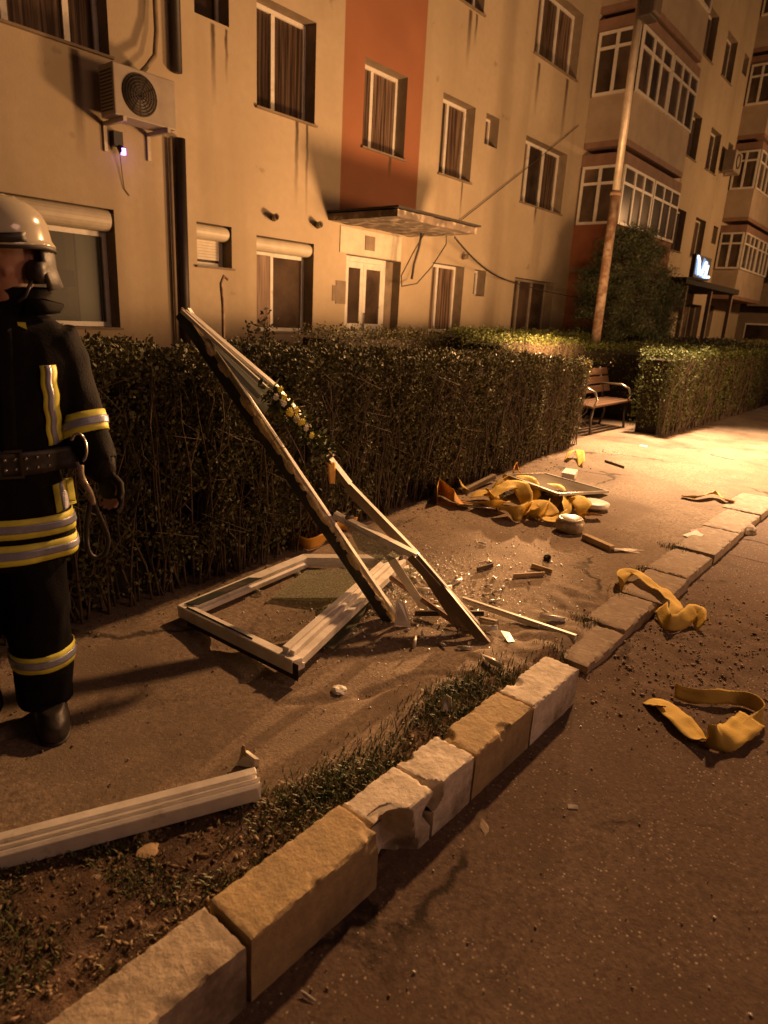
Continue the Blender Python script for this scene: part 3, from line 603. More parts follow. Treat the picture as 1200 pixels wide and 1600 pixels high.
# far building
fb = thing('far_building', 'dark apartment block closing the view at the far right', 'building', (39, 4, 0))
q = MB(); q.box((36.5,1.5,-.1),(46,14,16)); q.build('wall', 'farwall', fb)
for k in range(6):
    for yy in (2.4, 4.6, 6.8):
        q = MB(); q.box((36.44,yy,.6+k*ST),(36.497,yy+1.3,2.0+k*ST)); f = q.build('window', 'pvc', fb); g = MB(); g.box((36.42,yy+.07,.67+k*ST),(36.438,yy+1.23,1.93+k*ST)); g.build('pane', 'pane', f)
for k in (1,2,3,4):
    q = MB(); q.box((35.6,3.8,k*ST),(36.497,8,k*ST+1.0)); q.build('balcony', 'reveal', fb)
ab = thing('air_conditioner', 'air conditioner unit high on the far end of the facade', 'air conditioner', (27.3, FY-.4, 6.9))
q = MB(); q.box((27.2,FY-.5,6.95),(28.1,FY-.12,7.6)); bevel(q.build('casing','metalw',ab),.02); q = MB(); q.tube([(27.6+.22*math.cos(a),FY-.515,7.28+.22*math.sin(a)) for a in [2*math.pi*i/20 for i in range(21)]], .02, 5); q.build('fan_grille','black',ab)
for x in (27.3, 27.9): q = MB(); q.box((x,FY-.5,6.9),(x+.05,FY-.004,6.948)); q.build('bracket','galv',ab)

# ---------------------------------------------------------------- lamp pole
t = thing('lamp_pole', 'tall steel lamp pole, galvanised above and rusty below, dark floodlight on top', 'street lamp', (12.29, 5.2, 0))
q = MB(); q.tube([(12.29,5.2,0),(12.27,5.2,3.75)], [.085,.08], 14); q.tube([(12.27,5.2,3.70),(12.27,5.2,3.76)], .095, 14); q.build('lower_pole', 'rust', t)
q = MB(); q.tube([(12.27,5.2,3.76),(12.18,5.2,6.9)], [.066,.06], 14); q.build('upper_pole', 'galv', t)
q = MB(); q.box((12.0,4.93,6.28),(12.36,5.12,6.62)); q.box((12.04,4.88,6.33),(12.32,4.929,6.57),1); q.box((12.14,5.121,6.4),(12.24,5.15,6.5)); bevel(q.build('floodlight', ['black','grille'], t), .012)
q = MB(); q.tube([(12.2,5.2,.9),(12.12,5.2,.9)], .05, 8); q.build('clamp', 'rust', t)

# ---------------------------------------------------------------- hedges
def hedge(label, x0, x1, y0, y1, h, n, leaf='leaf', lsize=.026, rag=.07, yf=None, hf=None, group='clipped hedges', twigs=500):
    t = thing('hedge', label, 'hedge', ((x0+x1)/2, (y0+y1)/2, 0), 0, group)
    yf = yf or (lambda x: y0); hf = hf or (lambda x: h)
    w_ = y1-y0
    fr = dict(front=(x1-x0)*h*1.5, back=(x1-x0)*h*.3, top=(x1-x0)*w_*1.3, left=w_*h, right=w_*h*1.4); tot = sum(fr.values()); P = []
    for s, ar in fr.items():
        k = int(n*ar/tot); a = RN.random(k); b = RN.random(k); dpt = np.abs(RN.normal(0, rag, k))
        if s in ('front', 'back'):
            b = b**.8; x = x0+(x1-x0)*a; z = .12+(h-.12)*b; y = (y0+dpt) if s == 'front' else (y1-dpt)
        elif s == 'top': x = x0+(x1-x0)*a; y = y0+w_*b; z = h-dpt*.8
        else: y = y0+w_*a; z = .12+(h-.12)*b; x = x0+dpt if s == 'left' else x1-dpt
        P.append(np.stack([x, y, z], 1))
    P = np.concatenate(P)
    keep = np.ones(len(P), bool)
    for i, p in enumerate(P):
        H = hf(p[0]); p[2] = p[2]*H/h; p[1] = p[1] + (yf(p[0])-y0)*(1-(p[1]-y0)/w_)
        q1 = noise.noise(Vector((p[0]*2.3, p[1]*2.3, p[2]*1.4))); q2 = noise.noise(Vector((p[0]*7, p[1]*7, p[2]*5)))
        p[1] += q1*.09; p[2] += noise.noise(Vector((p[0]*3.1, p[1]*3, 4)))*.05*p[2] + noise.noise(Vector((p[0]*12, p[1]*12, 4)))*.05*p[2]
        if q2+.4*q1 < -.16 - .15*p[2]/h + random.random()*.25-.1: keep[i] = False
        if p[2] < .3 and random.random() > .5+p[2]*1.6: keep[i] = False
    P = P[keep]
    # stray shoots above the top
    ns = int((x1-x0)*26); sx = RN.uniform(x0, x1, ns); sy = RN.uniform(y0+.03, y1-.03, ns); ex = []
    for a, b in zip(sx, sy):
        L_ = random.uniform(.01, .09)
        for q_ in range(int(L_*110)): ex.append((a+random.gauss(0,.01), b+random.gauss(0,.01), hf(a)+random.uniform(-.03, L_)))
    P = np.concatenate([P, np.array(ex)])
    V, Fq = leaf_quads(P, lsize, .55, .35); arr_mesh('foliage', V, Fq, leaf, t)
    tw = MB()
    for i in range(twigs):
        x = random.uniform(x0+.03, x1-.03); y = yf(x)+.02+abs(random.gauss(0, .10)); z = 0; pts = [Vector((x, y, z))]
        if random.random() < .5 and w_ > .4: y = random.uniform(y0, y1)
        for s in range(5): pts.append(pts[-1]+Vector((random.gauss(0,.035), random.gauss(0,.025), hf(x)*random.uniform(.17,.2))))
        tw.tube(pts, [.008,.007,.006,.005,.004,.002], 4, cap=False)
        for s in (1,2,3,4):
            if random.random() < .8: p = pts[s]; tw.tube([p, p+Vector((random.gauss(0,.08), random.gauss(-.03,.05), random.uniform(.05,.18))), p+Vector((random.gauss(0,.10), random.gauss(-.04,.05), random.uniform(.18,.28)))], [.004,.003,.0015], 3, cap=False)
    tw.build('branches', 'twig', t)
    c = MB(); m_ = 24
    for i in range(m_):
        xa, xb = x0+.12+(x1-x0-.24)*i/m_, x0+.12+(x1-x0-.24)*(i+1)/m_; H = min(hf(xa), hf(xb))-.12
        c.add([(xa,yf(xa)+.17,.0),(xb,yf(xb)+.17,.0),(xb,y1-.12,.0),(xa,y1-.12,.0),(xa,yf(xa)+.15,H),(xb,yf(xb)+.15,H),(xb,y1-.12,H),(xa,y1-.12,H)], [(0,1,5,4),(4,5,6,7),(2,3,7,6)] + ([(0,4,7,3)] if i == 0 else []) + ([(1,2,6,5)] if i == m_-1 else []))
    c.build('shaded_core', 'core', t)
    return t
def yf1(x): return 3.05 - .22*(1-sm(2.3, 4.2, x)) + .36*max(0, (x-4.2)/4.0)
def hf1(x): return 1.245 - .027*max(0, x-2) + .015*math.sin(x*2.1) - .33*math.exp(-((x-2.52)/.13)**2) + .03*(1-sm(1,3,x))
hedge('long clipped hedge between the footpath and the facade, behind the fallen window frames', -1.5, 8.0, 3.05, 4.25, 1.24, 300000, 'leaf', .028, .055, yf1, hf1, twigs=800)
hedge('hedge at the back of the niche behind the wooden bench', 8.3, 10.6, 4.75, 5.6, 1.28, 18000, 'leafy', .03)
hedge('narrow clipped hedge whose corner stands just right of the bench', 9.72, 19.5, 2.9, 3.5, 1.2, 70000, 'leafy', .036, twigs=500)
hedge('broad hedge with lit flat top behind the hedge at the right of the bench', 10.8, 19.5, 3.7, 5.2, 1.2, 26000, 'leafy', .04, twigs=60)
hedge('low dark hedge close to the facade in front of the entrance door', 5.95, 8.5, 5.9, 6.6, 1.28, 12000, 'leaf', .03, twigs=60)
hedge('hedge near the facade on the right of the entrance, left of the lamp pole', 8.9, 13.4, 5.75, 6.6, 1.32, 26000, 'leafy', .032, twigs=60)
hedge('far dark hedge along the facade beyond the conifer', 19.6, 31, 5.6, 6.6, 1.25, 20000, 'leaf', .05, twigs=60)

# ---------------------------------------------------------------- conifer
t = thing('conifer', 'dark bushy conifer behind the lamp pole in front of the balconies', 'tree', (15.9, 6.1, 0))
q = MB(); q.tube([(15.9,6.1,0),(15.88,6.1,1.2),(15.86,6.1,3.4)], [.12,.10,.03], 8); q.build('trunk', 'bark', t)
P = []; br = MB()
for i in range(150):
    z = random.uniform(1.0, 3.55); R = 1.75*math.sin(max(.0,min(1,(3.75-z)/2.6))*math.pi*.62)**.8*random.uniform(.72,1.08); a = random.uniform(0, 2*math.pi)
    p0 = Vector((15.88, 6.1, z)); p1 = p0+Vector((math.cos(a)*R*.6, math.sin(a)*R*.4, .12*R)); p2 = p0+Vector((math.cos(a)*R, math.sin(a)*R*.62, random.uniform(-.1,.25)*R))
    br.tube([p0,p1,p2], [.02,.012,.004], 4, cap=False)
    for k in range(420):
        s = random.random()**.6; c = p1.lerp(p2, s*1.05) if s > .3 else p0.lerp(p1, .4+s*2); sp = .10+.12*(1-s)
        P.append(c+Vector((random.gauss(0,sp), random.gauss(0,sp*.8), random.gauss(0,sp*.55)-.04)))
br.build('branches', 'bark', t); V, Fq = leaf_quads(np.array(P), .085, .16, .2); arr_mesh('crown', V, Fq, 'needle', t)

# ---------------------------------------------------------------- bench
t = thing('park_bench', 'brown slatted wooden bench with curved iron armrests in the hedge niche', 'bench', (9.5, 3.85, 0))
bx0, bx1, sy0, sy1 = 8.75, 10.35, 3.62, 4.0
q = MB()
for k in range(4): q.box((bx0, sy0+k*.11, .42), (bx1-.12, sy0+k*.11+.095, .45))
bevel(q.build('seat', 'wood', t), .006)
q = MB()
for k in range(3): q.obox((bx0, sy1+.06+k*.035, .53+k*.125), (bx1-bx0,0,0), (0,.03,.10), (0,-.03,.006))
bevel(q.build('backrest', 'wood', t), .006)
for x in (bx0+.12, bx1-.25):
    q = MB(); q.tube([(x,sy0+.02,0),(x,sy0+.05,.25),(x,sy0+.03,.41)], .02, 8); q.build('leg', 'iron', t)
    q = MB(); q.tube([(x,sy1+.04,0),(x,sy1-.02,.25),(x,sy1+.05,.5),(x,sy1+.15,.90)], .02, 8); q.build('leg', 'iron', t)
    q = MB(); q.tube([(x,sy0+.03,.41),(x,sy0-.01,.52),(x,sy0+.03,.62),(x,sy0+.15,.67),(x,sy1+.09,.66)], .017, 8); q.build('armrest', 'steel', t)
M['panelgrey'] = mat('dull_panel', (.12,.10,.075), (.085,.07,.05), 6, .95, spec=.05)
M['gravelm'] = mat('gravel', (.30,.22,.16), (.13,.09,.065), 60, .9)
M['eyew'] = mat('eye_white', (.32,.26,.21), rough=.3)
# ---------------------------------------------------------------- fallen window frames
def gz(x, y):
    if y < 1.0 or (x > 8.6): return road_z(x, y) if x < 5 and y < 1.0 else (0 if y < 1.1 else .04)
    z = path_z(x, y)
    if x < 2.6 and 1.035 < y < 2.5 and y < soil_edge(x): z += .014
    return z
def gnd(px, py, dz=0.0):
    z = .04
    for _ in range(6): p = at(px, py, z+dz); z = gz(p.x, p.y)
    return at(px, py, z+dz)
PROF = [(-.036,0),(.036,0),(.036,.030),(.012,.034),(.011,.030),(.008,.030),(.007,.048),(-.008,.052),(-.009,.047),(-.012,.047),(-.013,.056),(-.036,.060)]
def prof(s=1, flip=False): return [((-x if flip else x)*s, y*s) for x, y in (PROF[::-1] if flip else PROF)]
t = thing('window_sash', 'white plastic window sash lying flat on the footpath with its glass broken out', 'window frame', gnd(380, 960))
A, B, C_, D = gnd(292, 962, .02), gnd(474, 884, .02), gnd(618, 884, .05), gnd(462, 1046, .045)
cen = (A+B+C_+D)/4
SPROF = [(-.036,0),(.036,0),(.036,.024),(.020,.030),(.020,.052),(-.030,.058),(-.036,.054)]
def lbar(a, b, nm, lab=None, flip=False, m='pvcd', s=1.0):
    q = MB(); d = (b-a).normalized(); q.bar(a-d*.02, b+d*.02, prof(s, flip) if s > 1 else SPROF, (0,0,1), ragged=.004); o = bevel(q.build(nm, m, t), .0015, 1)
    if lab: o['label'] = lab
    return o
lbar(A, B, 'frame_bar', 'back bar of the sash with a dark half'); lbar(B+Vector((.02,0,.0)), C_, 'frame_bar')
lbar(D+Vector((.02,.03,.012)), C_+Vector((-.02,-.03,.015)), 'frame_bar', 'wide grooved front bar of the sash', s=1.25); lbar(D, A, 'frame_bar')
q = MB(); dA = A.lerp(B, .02); dB = A.lerp(B, .52); q.obox(dA+Vector((-.03,.0,.062)), dB-dA, Vector((.05,-.055,0)).normalized()*.07, (0,0,.004)); q.build('dark_strip', 'dark_rust' if 'dark_rust' in M else 'darkpvc', t)  # darker strip laid over half of the back bar
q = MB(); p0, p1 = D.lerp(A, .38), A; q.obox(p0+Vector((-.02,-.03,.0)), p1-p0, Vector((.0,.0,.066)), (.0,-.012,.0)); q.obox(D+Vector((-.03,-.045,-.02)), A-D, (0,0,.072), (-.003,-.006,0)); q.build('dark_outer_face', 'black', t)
# remains of the pane
q = MB(); gp = [(560,940,.03),(585,925,.03),(560,975,.03),(520,1015,.03),(478,1000,.028),(500,955,.028)]; P_ = [gnd(*p) for p in gp]; q.add(P_+[p+Vector((0,0,.004)) for p in P_], [(0,1,2,3,4,5)[::-1],(6,7,8,9,10,11)]+[(i,(i+1)%6,6+(i+1)%6,6+i) for i in range(6)]); q.build('broken_pane', 'greenglass', t)
q = MB(); gp = [(478,892,.035),(560,888,.03),(590,900,.03),(560,935,.02),(500,940,.018),(420,935,.02)]; P_ = [gnd(*p) for p in gp]; q.add(P_+[p+Vector((0,0,.004)) for p in P_], [(0,1,2,3,4,5)[::-1],(6,7,8,9,10,11)]+[(i,(i+1)%6,6+(i+1)%6,6+i) for i in range(6)]); q.build('broken_pane', 'cracked', t)

base1, base2 = gnd(620, 972), gnd(766, 1003)
T = aty(289, 484, 2.92)
t = thing('leaning_window_frame', 'tall broken white window frame leaning from the ground up onto the hedge', 'window frame', ((base1+base2)/2))
rt = Vector(r_); 
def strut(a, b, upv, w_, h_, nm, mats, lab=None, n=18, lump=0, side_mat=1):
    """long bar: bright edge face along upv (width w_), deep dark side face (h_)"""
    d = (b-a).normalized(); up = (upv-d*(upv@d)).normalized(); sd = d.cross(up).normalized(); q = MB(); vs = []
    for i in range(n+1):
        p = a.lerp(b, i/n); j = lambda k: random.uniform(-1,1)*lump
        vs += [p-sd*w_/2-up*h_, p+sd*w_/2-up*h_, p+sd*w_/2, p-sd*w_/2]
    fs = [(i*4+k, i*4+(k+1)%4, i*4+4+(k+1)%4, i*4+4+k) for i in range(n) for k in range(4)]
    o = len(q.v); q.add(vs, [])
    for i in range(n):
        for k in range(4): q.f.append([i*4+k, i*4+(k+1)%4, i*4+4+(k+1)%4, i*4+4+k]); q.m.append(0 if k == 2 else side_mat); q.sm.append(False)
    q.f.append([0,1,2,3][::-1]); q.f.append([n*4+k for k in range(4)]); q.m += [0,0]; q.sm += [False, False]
    ob = q.build(nm, mats, t)
    if lab: ob['label'] = lab
    return ob, d, up, sd
toc = lambda p: (CO-p).normalized()
m1 = (T+base1)/2; up1 = rt*.75+toc(m1)*.45+Vector((.15,0,.35))
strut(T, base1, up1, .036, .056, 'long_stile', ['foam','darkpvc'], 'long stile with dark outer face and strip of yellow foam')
d1 = (base1-T).normalized(); u1 = (up1-d1*(up1@d1)).normalized(); s1 = d1.cross(u1).normalized()
if s1@toc(m1) < 0: s1 = -s1
# foam lumps along the edge
q = MB()
for i in range(130):
    f = i/130; 
    if .0 < f < .10 or nz3(f*6, 0, 0, 1) < -.38: continue
    p = T.lerp(base1, f) + s1*random.uniform(.004,.019)-u1*.004
    r = random.choice((.005,.009,.013,.021))*random.uniform(.8,1.2); el = random.uniform(1.2,2.8); rings = []
    for k in range(5):
        a = math.pi*k/4; rings.append([p+d1*(-math.cos(a)*r*el)+(u1*math.cos(b)+s1*math.sin(b)*.7)*max(.0006, math.sin(a)*r) for b in [2*math.pi*j/6+random.random()*.3 for j in range(6)]])
    q.rings(rings)
o = q.build('foam_strip', 'foam', t)
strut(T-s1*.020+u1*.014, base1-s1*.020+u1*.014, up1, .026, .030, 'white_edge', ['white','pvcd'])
# second stile, bent and torn half way
Y = lambda f: T.y+(base2.y-T.y)*f
c2 = [T+rt*.012, aty(432, 602, 2.55), aty(478, 655, 2.42)]
m2 = c2[1]; up2 = rt*.9+toc(m2)*.4+Vector((0,0,.5))
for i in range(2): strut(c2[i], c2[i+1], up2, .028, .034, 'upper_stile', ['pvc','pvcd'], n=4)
strut(c2[0]-rt*.022+toc(m2)*.02, aty(420, 606, 2.5), up2, .010, .018, 'glazing_bead', ['pvc','pvcd'], n=4)
strut(c2[2], aty(522, 712, 2.27), up2, .018, .03, 'torn_reinforcement', ['rust','band'], 'bent rusty reinforcement profile showing where the plastic is torn away', n=4)
c3 = [aty(508, 704, 2.30), aty(548, 755, 2.18), aty(652, 862, 1.85), base2]
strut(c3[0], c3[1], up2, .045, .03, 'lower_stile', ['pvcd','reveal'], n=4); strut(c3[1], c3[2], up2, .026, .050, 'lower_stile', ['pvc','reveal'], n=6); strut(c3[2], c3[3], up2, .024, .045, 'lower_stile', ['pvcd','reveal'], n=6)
# cross bar
a, b = aty(524, 800, 2.18), aty(652, 864, 1.80); strut(a, b, Vector((.2,-.3,1)), .050, .03, 'cross_bar', ['pvc','pvcd'], n=6)
q = MB(); h = a.lerp(b, .13)+Vector((0,-.02,.004)); q.tube([h+Vector((-.02,0,.002)), h+Vector((.02,-.01,.002))], .011, 8); q.build('hinge', 'reveal', t)
a2, b2 = aty(655, 866, 1.78), gnd(752, 978, .02)
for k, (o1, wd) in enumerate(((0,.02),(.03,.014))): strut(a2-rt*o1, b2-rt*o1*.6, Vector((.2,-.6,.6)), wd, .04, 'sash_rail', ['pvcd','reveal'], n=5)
# sheets
def sheetp(pts, m, nm, th=.004, lab=None, parent=None):
    q = MB(); n = len(pts); pts = [Vector(p) for p in pts]; nr = (pts[1]-pts[0]).cross(pts[2]-pts[0]).normalized()*th
    q.add(pts+[p+nr for p in pts], [tuple(range(n))[::-1], tuple(range(n, 2*n))]+[(i,(i+1)%n,n+(i+1)%n,n+i) for i in range(n)]); o = q.build(nm, m, parent)
    if lab: o['label'] = lab
    return o
sheetp([T+d1*.12+rt*.02, aty(448,622,2.50), aty(436,640,2.46), aty(428,622,2.5), aty(414,648,2.44), aty(402,632,2.46)], 'glasspane', 'pane_remnant', parent=t)
sheetp([aty(534,806,2.14), aty(640,862,1.84), aty(600,880,1.9), aty(560,858,2.0)], 'cracked', 'pane_remnant', parent=t)
sheetp([base1+Vector((-.01,0,.13)), base1+rt*.03+Vector((0,0,.10)), gnd(642, 979, .004), gnd(617, 977, .004)], 'pvcd', 'bent_end', parent=t)
sheetp([aty(640,868,1.84), aty(665,880,1.8), gnd(740,985,.02), gnd(716,985,.01)], 'reveal', 'torn_skin', parent=t)
sheetp([aty(598,866,1.95), aty(618,872,1.9), gnd(672,955,.01), gnd(655,950,.02)], 'pvcd', 'torn_skin', parent=t)
# flower remains caught in the frame
t = thing('broken_plant', 'torn flowering plant with yellow blossoms caught in the leaning frame', 'plant', aty(465, 665, 2.36))
P = []; 
for i in range(520):
    f = random.random(); p = aty(418+f*95, 612+f*95, 2.42-.2*f)+Vector((random.gauss(0,.022), random.gauss(0,.02), random.gauss(0,.024))); P.append(p)
V, Fq = leaf_quads(np.array(P), .045, .4, .1); arr_mesh('leaves', V, Fq, 'leafy', t)
for i in range(15):
    f = random.random()*.75+.05; p = aty(424+f*90, 606+f*98, 2.34-.2*f)+Vector((random.gauss(0,.012), 0, random.gauss(0,.016))); q = MB()
    for k in range(7): a = k*.9; q.obox(p, (math.cos(a)*.016, .002, math.sin(a)*.016), (-math.sin(a)*.007, -.002, math.cos(a)*.007), (0,-.002,0))
    q.build('blossom', 'petal' if i % 3 else 'paper', t)
q = MB()
for i in range(7): p = aty(430+i*11, 618+i*12, 2.40-.02*i); q.tube([p, p+Vector((random.gauss(0,.05),0,random.gauss(0,.05))), p+Vector((random.gauss(0,.09),0,random.gauss(-.03,.06)))], [.003,.002,.001], 4)
q.build('stems', 'twig', t)
def crv(pts, n=8):
    pts = [Vector(p) for p in pts]; out = []
    P_ = [pts[0]*2-pts[1]]+pts+[pts[-1]*2-pts[-2]]
    for i in range(1, len(P_)-2):
        for k in range(n):
            u = k/n; a, b, c, d = P_[i-1], P_[i], P_[i+1], P_[i+2]
            out.append(.5*((2*b)+(-a+c)*u+(2*a-5*b+4*c-d)*u*u+(-a+3*b-3*c+d)*u**3))
    return out+[pts[-1]]
def ribbon(pairs, m, lab, name='webbing_strap', group='yellow webbing straps', n=7, ground=True, cat='strap'):
    g_ = gnd if ground else (lambda x, y, z: aty(x, y, z))
    A_ = crv([g_(*p[0]) for p in pairs], n); B_ = crv([g_(*p[1]) for p in pairs], n); q = MB(); vs = []; W_ = 5
    for a, b in zip(A_, B_):
        for k in range(W_):
            p = a.lerp(b, k/(W_-1)); p = p+Vector((0,0,nz3(p.x, p.y, p.z, 14)*.006))
            if ground: p.z = max(p.z, gz(p.x, p.y)+.004)
            vs.append(p)
    q.add(vs, [(i*W_+k, i*W_+k+1, (i+1)*W_+k+1, (i+1)*W_+k) for i in range(len(A_)-1) for k in range(W_-1)], smooth=True)
    o = q.build(name, m); s = o.modifiers.new('thick', 'SOLIDIFY'); s.thickness = .003; s.offset = 0
    return tag(o, lab, cat, group)
ribbon([((512,722,2.24),(524,722,2.24)),((513,738,2.23),(524,738,2.23)),((515,756,2.22),(523,756,2.22))], 'orangew', 'short orange strap hanging from the torn middle of the leaning frame', ground=False)
def strap(path, m, lab, w_=.085, group='yellow webbing straps', n=8):
    C3 = []
    for px, py, z, roll in path: C3.append((gnd(px, py), z, math.radians(roll)))
    P_ = crv([Vector((p.x, p.y, z)) for p, z, r in C3], n); R_ = crv([Vector((r, 0, 0)) for p, z, r in C3], n); q = MB(); vs = []; W_ = 6
    for i, (p, r) in enumerate(zip(P_, R_)):
        t_ = P_[min(i+1, len(P_)-1)]-P_[max(i-1, 0)]; t_.z *= .5; t_.normalize(); sd = t_.cross(Vector((0,0,1))).normalized(); up = sd.cross(t_)
        wv = sd*math.cos(r.x)+up*math.sin(r.x); base = gz(p.x, p.y)+.004
        cz = max(p.z, abs(wv.z)*w_/2)+base
        for k in range(W_):
            f = k/(W_-1)-.5; v = Vector((p.x, p.y, cz))+wv*w_*f+up*(.010*nz3(p.x*13, p.y*13, f*2.5, 1)+.004*nz3(p.x*40, p.y*40, f*3, 1)); v.z = max(v.z, gz(v.x, v.y)+.004); vs.append(v)
    q.add(vs, [(i*W_+k, i*W_+k+1, (i+1)*W_+k+1, (i+1)*W_+k) for i in range(len(P_)-1) for k in range(W_-1)], smooth=True)
    o = q.build('webbing_strap', m); s_ = o.modifiers.new('thick', 'SOLIDIFY'); s_.thickness = .0016; s_.offset = 0
    return tag(o, lab, 'strap', group)
strap([(1052,1090,.02,-70),(1100,1099,.02,-65),(1150,1101,.03,-62),(1180,1112,.035,-75),(1190,1128,.035,-100),(1176,1142,.03,-150),(1150,1160,.03,-175)], 'yellow', 'curling yellow strap on the road that bends round at its right end', .062)
strap([(1172,1136,.035,8),(1156,1152,.04,14),(1136,1166,.045,25),(1118,1172,.03,70),(1100,1168,.025,95)], 'yellow', 'short folded yellow strap lying inside the bend of the curling one on the road', .10)
strap([(1016,1110,.02,25),(1034,1106,.015,8),(1060,1130,.02,0),(1084,1156,.02,6),(1104,1168,.03,30)], 'yellow', 'yellow strap with a turned up end, leftmost of those on the road', .095)
strap([(972,930,.03,-100),(966,914,.035,-60),(985,906,.05,-10),(1008,922,.06,0),(1032,944,.08,5),(1052,966,.08,15),(1048,984,.04,35)], 'yellow', 'yellow strap twisted across the sunken kerb stones', .075)
strap([(1030,962,.05,-50),(1040,984,.045,-70),(1062,984,.05,-55),(1084,972,.06,-35),(1094,990,.03,-70)], 'yellow', 'crumpled yellow strap end lying on the road below the sunken kerb stones', .085)
strap([(1064,778,.01,20),(1090,782,.03,30),(1115,778,.05,40),(1132,786,.03,20),(1143,786,.01,10)], 'yellow', 'brightly lit yellow strap alone on the pavement near the far kerb stones', .08)
strap([(432,862,.06,90),(430,846,.06,100),(452,850,.07,75),(480,862,.05,60),(505,856,.06,70),(530,840,.09,60),(556,838,.08,80)], 'orangew', 'orange webbing strap in the shade behind the fallen sash', .11)
strap([(884,722,.03,60),(892,716,.08,20),(904,718,.08,-20),(908,730,.02,-50)], 'yellow', 'small yellow strap crumpled on the lit pavement near the hedge end', .09)
strap([(800,746,.05,80),(806,738,.06,85),(814,746,.02,50)], 'orangew', 'orange scrap of strap lying against the foot of the hedge', .08)
# heap of debris by the hedge
strap([(682,790,.05,95),(684,776,.08,80),(700,784,.07,70),(716,790,.04,50),(722,796,.02,20)], 'orangew', 'orange strap standing upright at the left end of the debris heap', .15)
strap([(700,764,.06,80),(714,762,.08,60),(728,772,.04,30)], 'yellow', 'small yellow strap behind the upright orange strap', .10)
hl = ['largest yellow crumpled strap in the middle of the debris heap','yellow strap fold lying lowest in the middle of the heap','yellow strap bundle below the fallen panel','flat yellow strap right of the middle of the heap','yellow strap rolled beside the tin','yellow strap at the left of the heap over the metal tubes','small yellow strap end left of the tin','yellow strap folded double in front of the metal tubes']
hp = [[(764,792,.08,10),(784,788,.14,0),(806,786,.15,-25),(822,800,.08,-60),(812,812,.03,-20)],
      [(784,806,.05,20),(796,814,.06,60),(812,816,.05,90),(824,806,.04,60)],
      [(836,788,.10,20),(850,780,.12,0),(868,786,.10,-30),(874,796,.04,-70)],
      [(822,806,.06,0),(836,804,.09,-10),(850,806,.07,-30),(862,812,.03,-10)],
      [(880,796,.08,30),(892,794,.10,0),(908,804,.08,-30),(916,812,.04,-70)],
      [(744,786,.05,20),(756,782,.07,0),(768,784,.08,30),(774,800,.04,70)],
      [(848,814,.03,10),(862,818,.03,0),(874,812,.05,40)],
      [(742,794,.03,5),(756,798,.05,30),(770,802,.03,60),(786,796,.06,20)]]
hp += [[(796,776,.10,10),(812,772,.14,-10),(828,780,.11,-40),(836,794,.05,-60)],[(858,794,.10,0),(872,790,.12,20),(884,800,.09,50),(880,812,.04,70)],[(770,786,.05,80),(776,776,.11,50),(790,770,.14,20),(802,780,.13,-20)],[(826,812,.03,20),(842,816,.04,60),(856,806,.06,90)]]
hl += ['yellow strap looping up against the fallen panel','yellow strap bulging between the panel and the tin','yellow strap arching over the back of the heap','small yellow strap standing on edge at the front of the heap']
for pth, lb in zip(hp, hl): strap(pth, 'yellow', lb, .135)
strap([(905,810,.03,10),(920,812,.04,30),(938,812,.03,15)], 'orangew', 'brown yellow strap under the white oval lid', .08)
# fallen flat panel
def slab4(pts, th, m, nm, lab, cat, group=None):
    q = MB(); q.add(pts+[p-Vector((0,0,th)) for p in pts], [(0,1,2,3),(7,6,5,4)]+[(i,4+i,4+(i+1)%4,(i+1)%4) for i in range(4)]); o = q.build(nm, m); return tag(o, lab, cat, group)
t = thing('panel', 'flat grey panel in a white frame propped on the debris heap', 'panel', gnd(850, 775))
P4 = [gnd(790,742,.16), gnd(852,740,.06), gnd(950,768,.03), gnd(872,772,.16)]
q = MB(); q.add(P4+[p-Vector((0,0,.012)) for p in P4], [(0,1,2,3)[::-1],(4,5,6,7)]+[(i,(i+1)%4,4+(i+1)%4,4+i) for i in range(4)]); q.build('sheet', 'panelgrey', t)
for i in range(4): q = MB(); q.bar(P4[i], P4[(i+1)%4], [(-.010,-.014),(.010,-.014),(.010,.008),(-.010,.008)]); q.build('edge_bar', 'metalw', t)
q = MB(); q.bar(gnd(725,768,.02), gnd(772,744,.06), [(-.02,-.02),(.02,-.02),(.02,.02),(-.02,.02)]); tag(q.build('frame_piece', 'reveal'), 'dull frame piece leaning behind the left part of the debris heap', 'frame piece')
for y, lb in ((783,'upper one of two shiny tubes sticking into the debris heap'),(789,'lower one of two shiny tubes sticking into the debris heap')):
    tag(MB().tube([gnd(714,y,.03), gnd(775,y+6,.04)], .012, 10).build('metal_tube', 'steel'), lb, 'tube', 'metal tubes in the heap')
t = thing('tin', 'round open tin with white rim standing at the end of the debris heap', 'tin', gnd(890, 832)); c = gnd(889, 830); n = 20
rg = lambda r, z: [c+Vector((r*math.cos(2*math.pi*i/n), r*math.sin(2*math.pi*i/n), z)) for i in range(n)]
q = MB(); q.rings([rg(.085,0), rg(.10,.02), rg(.105,.07), rg(.085,.105), rg(.075,.105), rg(.075,.06)]); q.build('body', 'tin', t)
q = MB(); q.rings([rg(.055,.085), rg(.074,.09), rg(.074,.10), rg(.060,.112)]); q.build('lid', 'white', t)
c = gnd(926, 795); q = MB(); q.rings([rg(.10,0), rg(.125,.03), rg(.13,.055), rg(.10,.066), rg(.02,.068)]); o = tag(q.build('oval_lid', ['white','tin']), 'white oval lid with a dark underside beside the tin', 'lid')
for i, pl in enumerate(o.data.polygons):
    if pl.center.z < .03: pl.material_index = 1
tag(slab4([gnd(878,738,.09), gnd(884,731,.10), gnd(903,734,.09), gnd(898,742,.08)], .05, 'white', 'carton', 'small bright white carton on the pavement behind the fallen panel', 'carton'), None)
